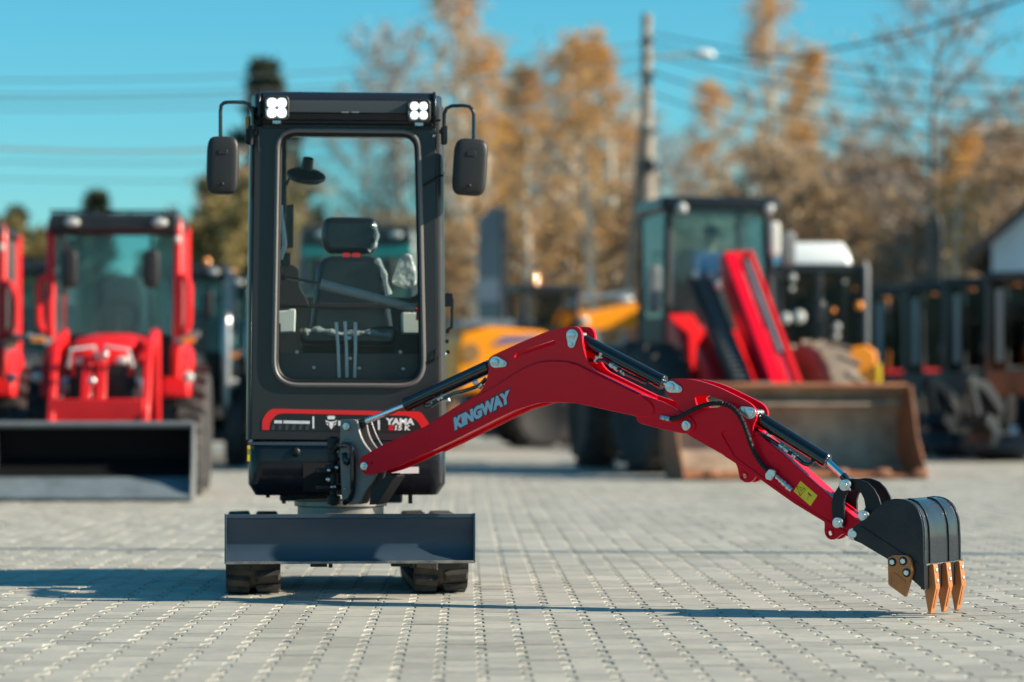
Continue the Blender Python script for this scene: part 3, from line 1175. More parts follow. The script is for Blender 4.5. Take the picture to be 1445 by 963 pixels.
for y0, y1 in ((661, 667.5), (685, 690.5)):
    za, zc = P(478, y1, c.y).z, P(478, y0, c.y).z
    hull = []
    for k in range(13):
        a = rad(-20 + 220 * k / 12) + math.pi * 0.95
        hull.append(V((kp.x - 0.035 + 0.045 * math.cos(a), kp.y - 0.02 + 0.045 * math.sin(a), za)))
    hull += [V((kp.x + 0.06, kp.y - 0.03, za)), V((kp.x + 0.10, kp.y + 0.16, za)), V((kp.x - 0.05, kp.y + 0.2, za))]
    b.prism(hull, ez * (zc - za))
each(b, 'swing_lug', SATB, sw, bevel=0.003)
b = MB()
for x, y, r in ((463, 677, 0.011), (464, 664, 0.008), (468, 687.5, 0.006), (472, 687, 0.006), (475, 660, 0.008), (486, 690, 0.005)):
    b.ball(P(x, y, c.y - 0.09), r, 9, 6)
each(b, 'grease_bolt', ZINC, sw)
b = MB()
b.tube([BP(x, y, o) for x, y, o in spline([(474, 634, .03), (480, 628.5, .01), (490, 628, .0), (496, 632, .0), (497.5, 641, .0), (498, 668, .005), (497, 690, .01), (494, 704, .02), (486, 710, .03)], 4)], 0.0125, 9)
b.tube([BP(x, y, o) for x, y, o in spline([(470, 622, .08), (476, 630, .04), (480, 642, .03), (474, 652, .05), (470, 660, .06)], 4)], 0.010, 8)
b.tube([BP(x, y, o) for x, y, o in spline([(486, 640, .00), (487, 650, -.01), (490, 654, .0), (492, 648, .01)], 4)], 0.012, 8)
each(b, 'bracket_hose', GLOSSB, sw)
b = MB()
bplate(b, [(545, 668), (554, 672), (529, 711), (517, 713), (520, 690)], 0.02, 0.10)
b.build('stop_brace', SATB, sw, bevel=0.003)
b = MB()
b.tube([BP(x, y, 0.10) for x, y in spline([(524, 596), (529, 610), (537, 626), (548, 640)], 4)], 0.0032, 6)
b.tube([BP(x, y, 0.018) for x, y in spline([(504, 593), (507, 611), (514, 627), (524, 639)], 4)], 0.003, 6)
each(b, 'steel_edge', EDGE, sw)  # pale thin tubes along the bracket plate edges

# boom
side = spline([(521, 643), (523, 639)], 2)
boom_out = fillet([(505, 657), (508, 646), (543, 626.5), (571, 615), (601, 601.6), (640, 577), (675, 556), (681, 548), (688.5, 531), (690, 512), (693, 502.5), (729, 486), (769.6, 468.4), (804.8, 460.3), (816, 461.5), (821, 469.7), (821.8, 486), (826.4, 504.8), (836, 522), (870, 539), (910, 558.8), (908, 590), (899, 587.5), (860, 578), (816, 568), (788.5, 566), (762, 567.5), (730, 577), (705, 588.5), (640, 621), (600, 640), (556, 661), (533, 668), (514.5, 671.5)],
                  [8, 8, 10, 10, 10, 30, 10, 8, 8, 8, 8, 20, 20, 20, 8, 8, 10, 10, 14, 20, 4, 3, 10, 30, 30, 20, 20, 25, 20, 30, 20, 20, 8, 10], 4)
slot = fillet([(725.5, 502.5), (730, 497), (781, 480.3), (783.5, 481), (783, 486), (731, 503), (726.5, 505)], 1.5, 3)
b = MB()
bplate(b, boom_out, 0.0, 0.014, [slot])
boom = b.build('boom', RED, hero, bevel=0.0025)
b = MB()
bplate(b, boom_out, BW - 0.014, BW, [slot])
b.build('boom_plate', RED, boom, bevel=0.0025)
core_up = [(545, 632), (571, 620), (601, 606), (640, 579), (675, 559.5), (705, 541), (735, 524), (762, 513.5), (790, 512), (815, 518), (850, 534), (880, 548), (910, 562)]
core_lo = [(908, 586), (899, 584), (860, 575), (816, 565), (788.5, 563), (762, 564.5), (730, 574), (705, 585.5), (640, 618), (600, 637), (565, 652)]
b = MB()
bplate(b, core_up + core_lo, 0.010, BW - 0.010)
b.build('boom_box', RED, boom, bevel=0.002)
# welded-on side plate, standing a little proud
ov_up = [(601, 603), (640, 577.8), (660, 566.5), (690, 551), (710, 538), (728, 527), (745, 517.5), (762, 511.5), (780, 509.5), (800, 510.5), (816, 515), (842, 528), (870, 541), (902, 556.5), (918, 567), (924, 576), (923, 585), (916, 589.5), (903, 588.5)]
ov_lo = [(860, 579.5), (816, 569.5), (788.5, 567.5), (762, 569), (730, 578.5), (705, 590), (640, 622.5), (604, 639.5)]
ov = ov_up + ov_lo
for t0, t1 in ((-0.008, 0.002), (BW - 0.002, BW + 0.008)):
    b = MB()
    bplate(b, ov, t0, t1)
    b.build('side_plate', RED, boom, bevel=0.003)
wb = random.Random(5)
b = MB()
bead = [BP(x + wb.uniform(-.25, .25), y + wb.uniform(-.25, .25), -0.002) for x, y in spline(ov_up[:17], 5)]
b.tube(bead, [0.0032 + wb.uniform(-.0007, .0007) for _ in bead], 6)
b.build('weld_bead', RED, boom)
fork = [(899, 560), (906, 557), (936, 567.5), (964, 583), (976, 590), (982, 600), (979, 609), (970, 612.5), (958, 611), (930, 605), (901, 597), (897, 587)]
for t0, t1 in ((-0.003, 0.009), (BW - 0.009, BW + 0.003)):
    b = MB()
    bplate(b, fillet(fork, [4, 4, 8, 8, 6, 6, 6, 6, 8, 8, 4, 3]), t0, t1)
    b.build('fork_plate', RED, boom, bevel=0.0025)
b = MB()
b.tube([BP(x, y, -0.001) for x, y in ((602.5, 640), (602, 603))], 0.006, 6)
b.build('weld_seam', RED, boom)
b = MB()
b.ball(BP(524.7, 653.5, 0.0), 0.005, 8, 5)
b.build('grease_hole', DARK, boom)
# lettering with a dark outline
lo, lr = BP(641.5, 606.5, -0.009), BP(720, 566.8, -0.009)
ux = (lr - lo).normalized()
uz = (bm_.cross(ux)).normalized()
if uz.z < 0:
    uz = -uz
wl = (lr - lo).length
hl = 0.0635
text_polys('KINGWAY', 'lettering_outline', LETK, boom, lo - ux * 0.004 - uz * 0.002, ux, uz, hl * 1.12, bold=0.105, shear=0.30, lift=bm_ * 0.0008, width=wl * 1.10)
text_polys('KINGWAY', 'lettering', LETB, boom, lo, ux, uz, hl, bold=0.068, shear=0.30, lift=bm_ * 0.0016, width=wl * 1.06)


def dome_pin(px, py, r, t, parent, name='pin_head', m=ZINC, t_end=None):
    b = MB()
    c = BP(px, py, t)
    b.lathe(c, bm_, [(-0.02, r), (0.004, r), (0.007, r * 0.85), (0.0072, r * 0.55), (0.011, r * 0.5), (0.012, r * 0.3)], 18)
    if t_end:
        b.cyl(c, c + bax * (t_end - t), r * 0.8, n=12)
    b.build(name, m, parent, angle=30)


def keeper(p, q, r0, r1, t, parent, t_end):
    b = MB()
    dx, dy = q[0] - p[0], q[1] - p[1]
    a = math.degrees(math.atan2(dy, dx))
    pts = circ(p, r0, 13, a + 80, a + 280) + circ(q, r1, 8, a - 80, a + 80)
    bplate(b, pts, t - 0.006, t, at=0)
    o = b.build('pin_keeper', ZINC, parent, bevel=0.0015)
    b = MB()
    c = BP(p[0], p[1], 0) + bax * (t - 0.006)
    s = 12.4 / FPX
    b.lathe(c, bm_, [(-0.001, r0 * s * 0.66), (0.006, r0 * s * 0.64), (0.007, r0 * s * 0.5)], 18)
    b.cyl(c, c + bax * (t_end - t), r0 * s * 0.6, n=12)
    b.build('pin', ZINC, o)
    b = MB()
    c = BP(q[0], q[1], 0) + bax * (t - 0.006)
    b.lathe(c, bm_, [(-0.001, r1 * s * 0.62), (0.006, r1 * s * 0.62), (0.0065, r1 * s * 0.3)], 6)
    b.build('keeper_bolt', ZINC, o)


dome_pin(514, 658, 0.019, -0.002, boom, t_end=0.12)
dome_pin(489, 602, 0.018, 0.018, boom, t_end=0.11)
dome_pin(968.5, 600.5, 0.021, -0.010, boom, t_end=0.13)
keeper((700.3, 511.3), (710.8, 513.3), 8.4, 5, -0.0, boom, 0.12)
keeper((808, 473), (806.9, 486.3), 8.2, 5, -0.0, boom, 0.12)


# cylinders lie in the mid plane
def hydraulic(name, a, b_, rb, rod_to, rr, eye0=None, eye1=None, t=0.06, band=True):
    m = MB()
    A_, B_ = BP(*a, t), BP(*b_, t)
    d = (B_ - A_).normalized()
    m.lathe(A_, d, [(0, rb * 0.9), (0.004, rb), ((B_ - A_).length - 0.03, rb), ((B_ - A_).length - 0.028, rb * 1.06), ((B_ - A_).length - 0.004, rb * 1.06), ((B_ - A_).length, rb * 0.95)], 24)
    if eye0:
        E = BP(*eye0, t)
        m.cyl(E - bax * 0.028, E + bax * 0.028, rb * 1.05, n=16)
        m.cyl(E, A_, rb * 0.8, n=12)
    o = m.build(name, GLOSSB, hero, angle=30)
    m = MB()
    R = BP(*rod_to, t)
    m.cyl(B_, R, rr, n=16)
    m.build('rod', CHR, o)
    m = MB()
    if eye1:
        E = BP(*eye1, t)
        m.cyl(E - bax * 0.026, E + bax * 0.026, rb * 0.8, n=16)
        m.cyl(E, R, rb * 0.62, rr * 1.25, n=12)
        m.build('rod_eye', GLOSSB, o, angle=30)
    return o


bc = hydraulic('boom_cylinder', (692, 517), (573, 572), 0.030, (517, 594.5), 0.0135, (702, 512.5), (503, 600))
stc = hydraulic('stick_cylinder', (824, 481.5), (937, 540.5), 0.029, (944, 544.5), 0.0135, (812, 475.5), (950, 547.5))
buc = hydraulic('bucket_cylinder', (1073, 592), (1168, 651.5), 0.0285, (1189, 671), 0.0135, (1063, 585), (1198, 683))


def pipes(cyl, pts, fit):
    b = MB()
    b.tube([BP(x, y, t) for x, y, t in spline(pts, 4)], 0.0085, 8)
    b.build('pipe', GLOSSB, cyl)
    b = MB()
    for (xa, ya, xb, yb, r) in fit:
        p, q_ = BP(xa, ya, 0.035), BP(xb, yb, 0.035)
        L_ = (q_ - p).length
        b.lathe(p, q_ - p, [(0, r * .8), (L_ * .15, r), (L_ * .4, r), (L_ * .45, r * .75), (L_ * .6, r * .75), (L_ * .65, r), (L_, r)], 6)
    each(b, 'pipe_fitting', ZINC, cyl, angle=20)


pipes(bc, [(686, 534, .04), (676, 544, .035), (655, 552, .03), (640, 556, .035), (620, 565, .035), (607, 573, .03), (599, 572, .05)], [(618, 564, 626, 560, .012), (629, 566, 634, 564, .009), (668, 541, 673, 538, .011), (676, 548, 681, 542, .010), (607, 572, 610, 570, .007)])
pipes(stc, [(829, 508, .05), (840, 510, .035), (852, 509, .03), (866, 517, .035), (885, 528, .035), (900, 535, .035), (912, 540, .03), (917, 534, .05)], [(861, 514, 872, 521, .013), (840, 512, 844, 503, .012), (876, 523, 882, 528, .010), (846, 506, 849, 498, .010)])
pipes(buc, [(1066, 606, .05), (1072, 612, .035), (1086, 620, .03), (1100, 629, .035), (1120, 643, .035), (1134, 654, .03), (1144, 655, .04), (1147, 648, .05)], [(1100, 628, 1113, 638, .013), (1081, 620, 1086, 612, .012), (1118, 642, 1124, 646, .013), (1132, 651, 1137, 655, .009)])

# stick
st_box = [(968, 580), (1010, 590), (1066, 610), (1100, 640), (1174, 705.7), (1211.6, 737), (1214, 752), (1199, 758), (1162, 736), (1119, 709.4), (1064.5, 670.8), (1020, 642), (978, 617), (964, 608)]
b = MB()
bplate(b, st_box, 0.012, BW - 0.012)
stick = b.build('stick', RED, hero, bevel=0.003)
gus = fillet([(937, 546), (941, 537.5), (952, 534), (982, 536), (1012, 546), (1049.6, 564.5), (1061, 571.5), (1067, 580), (1066.5, 591), (1062, 600), (1061, 608), (1064, 618), (1100, 645), (1098, 660), (1068, 655), (1062, 622), (1028, 608), (1018, 609), (1017, 616), (1028, 634), (1033, 641), (1020, 641), (972, 614.5), (960, 606), (956, 592), (957, 574), (950, 566), (941, 559)],
             [5, 5, 6, 14, 16, 14, 5, 5, 6, 6, 6, 4, 3, 8, 8, 6, 6, 3, 3, 4, 3, 4, 6, 8, 8, 8, 6, 5], 4)
swin = fillet([(979, 561), (986, 557.5), (1000, 558.4), (1020, 566), (1021.5, 571), (1012, 575.5), (995, 576.5), (983, 575)], 2.5, 3)
# plain gusset: the pocket is the stick's box showing below it
gus = fillet([(937, 546), (941, 537.5), (952, 534), (982, 536), (1012, 546), (1049.6, 564.5), (1061, 571.5), (1067, 580), (1066.5, 591), (1062, 600), (1061, 608), (1062, 620), (1024, 607), (1016, 611), (1034, 643), (1022, 643.5), (972, 615.5), (960, 606), (956, 592), (957, 574), (950, 566), (941, 559)],
             [5, 5, 6, 14, 16, 14, 5, 5, 6, 6, 6, 4, 10, 5, 3, 4, 6, 8, 8, 8, 6, 5], 4)
for t0, t1 in ((0.0055, 0.0165), (BW - 0.0165, BW - 0.0055)):
    b = MB()
    bplate(b, gus, t0, t1, [swin])
    b.build('gusset_plate', RED, stick, bevel=0.002)
b = MB()
lower = [(1016, 640), (1033, 643), (1119, 705.5), (1162, 732), (1196, 753), (1198, 759.5), (1162, 737), (1119, 711), (1064.5, 672.3), (1022, 645)]
bplate(b, lower, 0.0085, 0.020)
bplate(b, [(1064, 609), (1100, 638), (1174, 704), (1212, 736), (1211, 740), (1174, 709.5), (1100, 644.5), (1064, 616)], 0.0085, 0.020)
each(b, 'edge_strip', RED, stick, bevel=0.002)
lug1 = fillet([(1034, 650), (1039, 660), (1041, 672), (1046, 680.5), (1056, 681.5), (1062, 677), (1066, 668), (1052, 656)], [3, 8, 6, 6, 6, 5, 4, 3])
lug2 = fillet([(1158, 730), (1162, 738), (1161, 752), (1167, 762), (1177, 762), (1184, 755), (1196, 752), (1180, 738)], [3, 5, 8, 7, 7, 5, 4, 3])
for lg, hc in ((lug1, (1048, 672.5)), (lug2, (1169, 753))):
    b = MB()
    h = circ(hc, 3.6, 12)
    bplate(b, lg, 0.012, 0.026, [h])
    bplate(b, lg, BW - 0.05, BW - 0.036, [h])
    lo_ = each(b, 'stick_lug', RED, stick, bevel=0.003)[0]
    b = MB()
    rg = [BP(x, y, 0) + bax * 0.012 for x, y in circ(hc, 5.3, 16)]
    b.tube(rg + rg[:2], 0.004, 7, cap=False)
    b.build('lug_ring', RED, lo_)
keeper((946.8, 546), (957.5, 549.6), 8.4, 5, 0.0045, stick, 0.12)
keeper((1058.3, 583), (1048, 579), 8.6, 5.5, 0.0045, stick, 0.12)
b = MB()
bplate(b, [(1128, 679), (1151.8, 699.5), (1142, 714.5), (1118, 693.5)], 0.0105, 0.0118)
stk = b.build('warning_sticker', YELP, stick)
b = MB()
tri = [(1124.2, 686.6), (1137, 690.3), (1129.3, 700.0)]
for i in range(3):
    p, q_ = tri[i], tri[(i + 1) % 3]
    b.tube([BP(p[0], p[1], 0.0100), BP(q_[0], q_[1], 0.0100)], 0.0010, 4)
b.tube([BP(1135.3, 687.0, 0.01), BP(1126.5, 701.5, 0.01)], 0.0005, 4)
b.tube([BP(1128.5, 689.6, 0.01), BP(1130, 692.5, 0.01), BP(1132, 691.5, 0.01)], 0.0010, 4)
b.tube([BP(1140.5, 695.5, 0.01), BP(1142.5, 698.2, 0.01), BP(1145, 700.3, 0.01)], 0.0022, 5)
b.tube([BP(1140.5, 698.8, 0.01), BP(1142.8, 698.6, 0.01)], 0.0012, 5)
for x, y in ((1141, 701.4), (1139.8, 703.6)):
    b.ball(BP(x, y, 0.01), 0.0016, 6, 4)
b.build('sticker_symbol', BLKP, stk)
# spiral-wrapped hose over the stick's side
hp = [BP(x, y, t) for x, y, t in spline([(946, 592, -.020), (960, 588, -.026), (975, 580, -.028), (990, 573, -.026), (1005, 569.5, -.022), (1018, 569.5, -.022), (1030, 573, -.024), (1040, 582, -.026), (1048, 595, -.026), (1054, 611, -.022), (1060, 628, -.014), (1067, 643, -.010), (1076, 656, -.008), (1085, 664.5, -.006)], 6)]
b = MB()
b.tube(hp, 0.0088, 10)
hz = b.build('arm_hose', SATB, stick)
b = MB()
sp_ = []
ln = 0
for i in range(len(hp) - 1):
    t = (hp[i + 1] - hp[i]).normalized()
    a_ = t.orthogonal().normalized()
    c_ = V((0, 0, 1)).cross(t).normalized()
    d_ = t.cross(c_)
    for k in range(4):
        q_ = hp[i].lerp(hp[i + 1], k / 4)
        ph = ln / 0.014 * 2 * math.pi
        sp_.append(q_ + (c_ * math.cos(ph) + d_ * math.sin(ph)) * 0.0092)
        ln += (hp[i + 1] - hp[i]).length / 4
b.tube(sp_, 0.0026, 5)
b.build('hose_spiral', SATB, hz)


def fitting(name, xa, ya, ta, xb, yb, tb, r, parent):
    b = MB()
    p, q_ = BP(xa, ya, ta), BP(xb, yb, tb)
    L_ = (q_ - p).length
    b.lathe(p, q_ - p, [(0, r * .7), (L_ * .1, r), (L_ * .32, r), (L_ * .36, r * .7), (L_ * .45, r * .7), (L_ * .5, r * 1.05), (L_ * .75, r * 1.05), (L_ * .8, r * .9), (L_, r * .9)], 8)
    b.build(name, ZINC, parent, angle=20)


fitting('hose_end', 932.5, 589, 0.0, 947, 592, -.018, 0.011, stick)
b = MB()
bplate(b, fillet([(1082.5, 669), (1088, 661.5), (1096.5, 663.5), (1097, 670), (1091, 678.5), (1083, 676)], 2.2), -0.020, -0.004)
hb = b.build('hose_block', ZINC, stick, bevel=0.003)
b = MB()
for x, y in ((1092, 667), (1087.5, 673.5)):
    b.cyl(BP(x, y, -0.020), BP(x, y, -0.020) + bm_ * 0.004, 0.006, n=6)
each(b, 'socket_screw', ZINC, hb)
fitting('pipe_end', 1095, 672, -.008, 1106, 682, -.006, 0.010, stick)
fitting('pipe_nut', 1104, 680, -.006, 1117, 692, 0.004, 0.0125, stick)

# linkage between stick, cylinder and bucket
lk1 = [(1188, 679), (1183, 688), (1177, 697), (1174.3, 710), (1174.5, 724), (1176, 737)] + circ((1184.5, 738), 8.3, 7, 180, 0) + [(1192.6, 730), (1191.5, 718), (1191, 708), (1193.5, 699), (1198, 692)] + circ((1194, 685), 8, 6, 60, -120)
lk2 = [(1202, 676), (1210, 676.5), (1222, 681), (1231, 690), (1238, 702), (1241, 713)] + [(1234, 722)] + circ((1221.5, 728.5), 8, 7, 40, 200) + [(1219, 716), (1217, 705), (1213, 696.5), (1207, 692.5)] + circ((1194, 685), 8.4, 6, 90, 270)
for t0, t1 in ((-0.004, 0.010), (BW - 0.010, BW + 0.004)):
    b = MB()
    bplate(b, lk1, t0, t1)
    b.build('link_arm', SATB, hero, bevel=0.003)
for t0, t1 in ((0.0, 0.012), (BW - 0.012, BW)):
    b = MB()
    bplate(b, lk2, t0 + 0.012, t1 + 0.012)
    b.build('bucket_link', SATB, hero, bevel=0.003)
for x, y, r in ((1194, 685, 0.0235), (1184, 737.7, 0.022), (1220, 727.5, 0.0215)):
    b = MB()
    c = BP(x, y, 0) - bax * 0.004
    b.lathe(c, bm_, [(-0.15, r * .6), (-0.14, r * .6), (-0.01, r * .6), (-0.002, r), (0.012, r), (0.014, r * .9), (0.0142, r * .62), (0.018, r * .58), (0.0185, r * .4)], 20)
    b.ball(c + bm_ * 0.008 + bu * (r * 0.9) - ez * (r * 0.7), 0.006, 7, 5)
    b.build('link_pin', ZINC, hero, angle=30)

# bucket
TB = -0.118
BWID = 0.362
side_o = [(1201.5, 751), (1203, 745), (1208, 741), (1220, 733), (1232, 722), (1238.8, 715.6), (1249.6, 707.5), (1256, 705), (1263, 704), (1272, 704.3), (1279, 706), (1285.5, 709.3), (1291, 714), (1295, 719.5), (1298, 726.4), (1300.5, 735), (1302, 744), (1303, 765), (1303.5, 798), (1303.6, 834), (1292.8, 823.5), (1255, 791), (1214.5, 767), (1205, 763), (1201.5, 757)]


def KP(px, py, s=0.0):
    return BP(px, py, TB) + bax * s


b = MB()
b.prism([KP(x, y, 0.0) for x, y in side_o], bax * 0.012)
b2 = MB()
b2.prism([KP(x, y, BWID - 0.012) for x, y in side_o], bax * 0.012)
bucket = b.build('bucket', BUCK, hero, bevel=0.003)
b2.build('bucket_side', BUCK, bucket, bevel=0.003)
shell = [(1238.8, 716.6), (1249.6, 708.5), (1256, 706), (1263, 705), (1272, 705.3), (1279, 707), (1285.0, 710.3), (1290, 715), (1294, 720.5), (1297, 727.4), (1299.5, 736), (1301, 745), (1302, 765), (1302.5, 800)]
shell_in = [(x - 2.4, y + 1.6) for x, y in shell][::-1]
b = MB()
b.prism([KP(x, y, 0.010) for x, y in shell + shell_in], bax * (BWID - 0.020))
b.build('bucket_shell', BUCK, bucket, angle=25)
b = MB()
b.prism([KP(x, y, -0.002) for x, y in [(1300, 797.5), (1304.6, 797.5), (1305.0, 832), (1299.5, 832)]], bax * (BWID + 0.004))
b.build('cutting_lip', BUCK, bucket, bevel=0.002)
for fr_ in (0.10, 0.60):
    b = MB()
    o_ = [(x + 1.7, y - 1.6) if x < 1290 else (x + 2.1, y) for x, y in shell[4:]]
    i_ = [(x - 0.5, y) for x, y in shell[4:]][::-1]
    b.prism([KP(x, y, BWID * fr_ + 0.02) for x, y in o_ + i_], bax * 0.016)
    b.build('wear_strip', BUCK, bucket, bevel=0.002)
b = MB()
rr_ = random.Random(8)
pp = []
for k in range(40):
    s0 = 0.004 + (BWID - 0.008) * k / 39
    pp.append(KP(1305 + rr_.uniform(-.25, .25), 797.5 + rr_.uniform(-.5, .5), s0))
b.tube(pp, 0.0045, 6)
pp = [KP(x + 1.2 + rr_.uniform(-.2, .2), y + rr_.uniform(-.3, .3), 0.013) for x, y in spline(shell[6:], 4)]
b.tube(pp, 0.003, 5)
pp = [KP(x + 1.0 + rr_.uniform(-.2, .2), y + rr_.uniform(-.3, .3), BWID - 0.014) for x, y in spline(shell[6:], 4)]
b.tube(pp, 0.003, 5)
each(b, 'weld_bead', mat('weld', (0.10, 0.105, 0.11), 0.3, metal=0.5, bump=0.4, bscale=200), bucket)
b = MB()
c = KP(1203.5, 754, 0.0)
b.cyl(c, c + bax * 0.012, 0.024, n=18)
b.cyl(BP(1203.5, 754, TB) + bax * -0.002, BP(1203.5, 754, TB) + bax * (BWID + 0.002), 0.016, n=14)
b.build('bucket_pin', ZINC, bucket, bevel=0.002)
b = MB()
b.tube([KP(1216, 743, -0.0005), KP(1296, 795, -0.0005)], 0.0025, 5)
b.build('side_weld', BUCK, bucket)
b = MB()
cut = fillet([(1255.5, 787), (1262, 783.5), (1281, 783), (1287, 788), (1290.8, 806), (1280.5, 842.5), (1256.5, 825)], [4, 5, 5, 5, 4, 1, 2])
b.prism([KP(x, y, -0.020) for x, y in cut], bax * 0.019)
b.prism([KP(x, y, BWID + 0.001) for x, y in cut], bax * 0.019)
sc_ = each(b, 'side_cutter', TOOTH, bucket, bevel=0.003)[0]
b = MB()
b.tube([KP(x, y, -0.020) for x, y in ((1261, 824), (1260, 812), (1265, 808.5), (1272, 813), (1281, 821))], 0.0026, 6)
b.build('cast_mark', TOOTH, sc_)
for x, y in ((1262.5, 793), (1277.7, 791.6), (1282.5, 808)):
    b = MB()
    c = KP(x, y, -0.020)
    b.lathe(c, bm_, [(-0.002, 0.0175), (0.0005, 0.0175), (0.001, 0.0145)], 18)
    b.build('bolt_recess', SATB, sc_)
    b = MB()
    b.lathe(c, bm_, [(0.0, 0.0115), (0.007, 0.0115), (0.008, 0.009)], 6)
    b.build('cutter_bolt', ZINC, sc_, angle=20)
for s0 in (0.040, 0.162, 0.288):
    # fork-shaped tooth: bolted shank over the lip, bent forward to a blade point
    b = MB()
    o0 = KP(1303.6, 800, s0)
    px_ = 11.55 / FPX
    prof = [(0.5, -2), (1.0, 3), (8.0, 3), (8.8, 1), (12.0, -30), (3.5, -67), (0.0, -67.5), (-6.0, -35), (0.5, -27)]
    mk = lambda u, z: o0 + bu * (u * px_) + ez * (z * px_)
    wid = 0.040
    b.prism([mk(u, z) for u, z in prof], bax * wid)
    tt = b.build('tooth', TOOTH, bucket, bevel=0.003)
    b = MB()
    c0 = [mk(u, z) + bax * (wid * 0.28) for u, z in [(10.7, -33), (12.5, -31.5), (6.7, -58), (5.1, -60)]]
    b.prism(c0, bax * (wid * 0.44))
    b.build('tooth_rib', TOOTH, tt, bevel=0.001)
    for zz in (-6, -21):
        b = MB()
        u = 8.9 + (1 - zz) * 3.1 / 31
        b.lathe(mk(u - 0.6, zz) + bax * (wid * 0.5), bu, [(0, 0.0085), (0.005, 0.0082), (0.007, 0.005)], 10)
        b.build('tooth_bolt', ZINC, tt)

# --- undercarriage
TL, TR, TW, GA = 0.675, 0.159, 0.235, 0.405


def track_path(n=160, off=0.0):
    st_ = 2 * (TL - TR)
    per = 2 * st_ + 2 * math.pi * TR
    pts = []
    for k in range(n):
        s = per * k / n
        if s < st_:
            y, z, ny, nz = -(TL - TR) + s, 2 * TR, 0, 1
        elif s < st_ + math.pi * TR:
            a = (s - st_) / TR
            ny, nz = math.sin(a), math.cos(a)
            y, z = (TL - TR) + TR * ny, TR + TR * nz
        elif s < 2 * st_ + math.pi * TR:
            y, z, ny, nz = (TL - TR) - (s - st_ - math.pi * TR), 0, 0, -1
        else:
            a = (s - 2 * st_ - math.pi * TR) / TR
            ny, nz = -math.sin(a), -math.cos(a)
            y, z = -(TL - TR) + TR * ny, TR + TR * nz
        pts.append((y + ny * off, z + nz * off, ny, nz))
    return pts


NL = 34
lugs = []
for sgn in (-1, 1):
    b = MB()
    path = track_path(96, -0.022)
    ring_o = [L3(sgn * GA - TW / 2, y, z) for y, z, a, c in path]
    rings = []
    for x in (-1, 1):
        rings.append([L3(sgn * GA + x * TW / 2, y, z) for y, z, a, c in path])
    inner = [[L3(sgn * GA + x * TW / 2, y - ny * 0.03, z - nz * 0.03) for y, z, ny, nz in path] for x in (1, -1)]
    b.loft(rings + inner + [rings[0]], close=True, cap=False)
    trk = b.build('track', RUB, hero)
    b = MB()
    for yy, r in ((-(TL - TR), 0.115), (TL - TR, 0.115), (-0.3, 0.06), (-0.1, 0.06), (0.1, 0.06), (0.3, 0.06)):
        zc = TR if r > 0.1 else 0.11
        b.lathe(L3(sgn * GA - 0.07, yy, zc), ex, [(0, r * 0.9), (0.01, r), (0.05, r), (0.055, r * 0.6), (0.085, r * 0.6), (0.09, r), (0.13, r), (0.14, r * 0.9)], 24)
    each(b, 'track_roller', SATB, trk)
    lp_ = track_path(NL, 0.0)
    for k, (y, z, ny, nz) in enumerate(lp_):
        for h_, x0, x1 in ((0, -TW / 2, -0.012), (1, 0.012, TW / 2)):
            if (k + h_) % 2 and False:
                continue
            ty, tz = nz, -ny
            sh = 0.014 if h_ else -0.014
            n_ = V((0, ny, nz))
            t_ = V((0, ty, tz))
            bb = V((0, y, z)) + t_ * sh
            def q4(wx0, wx1, hw, depth, skew):
                r_ = []
                for xx, sg in ((wx0, -1), (wx1, -1), (wx1, 1), (wx0, 1)):
                    inn = (xx - x0) / (x1 - x0) if h_ else (x1 - xx) / (x1 - x0)
                    p = bb + t_ * (sg * hw + skew * inn) + n_ * depth
                    r_.append(HR + ex * (sgn * GA + xx) + ey * p.y + ez * p.z)
                return r_
            b = MB()
            b.loft([q4(x0, x1, 0.023, -0.024, 0.012), q4(x0 + 0.003, x1 - 0.003, 0.021, -0.008, 0.012), q4(x0 + 0.010, x1 - 0.010, 0.016, 0.0, 0.012)])
            o = b.build('track_lug', RUB, trk)
b = MB()
for sgn in (-1, 1):
    b.box(L3(sgn * (GA - 0.02), 0, 0.17), (0.075, 0.44, 0.075), ex, ey)
    b.box(L3(sgn * (GA - 0.16), -0.45, 0.19), (0.05, 0.06, 0.05), ex, ey)
b.box(L3(0, 0, 0.235), (0.30, 0.30, 0.055), ex, ey)
b.box(L3(0, -0.3, 0.21), (0.22, 0.08, 0.04), ex, ey)
uf = b.build('track_frame', SATB, hero, bevel=0.006)
b = MB()
cc = L3(-0.01, 0.02, 0)
for z0, z1, r in ((0.285, 0.305, 0.215), (0.305, 0.36, 0.195), (0.36, 0.385, 0.21)):
    b.cyl(cc + ez * z0, cc + ez * z1, r, n=40)
b.build('slew_ring', mat('bare_steel', (0.26, 0.25, 0.235), 0.42, metal=0.6, var=0.5, vscale=8), uf, bevel=0.003)
b = MB()
b.prism([L3(x, -0.28, z) for x, z in ((-0.13, 0.29), (0.13, 0.29), (0.085, 0.335), (-0.085, 0.335))], ey * 0.02)
b.build('front_cover', CAST, uf, bevel=0.002)
b = MB()
b.box(L3(0.205, 0.62, 0.395), (0.095, 0.03, 0.045), ex, ey)
b.box(L3(-0.16, 0.62, 0.395), (0.12, 0.03, 0.035), ex, ey)
each(b, 'rear_block', BLADEB, house, bevel=0.01)
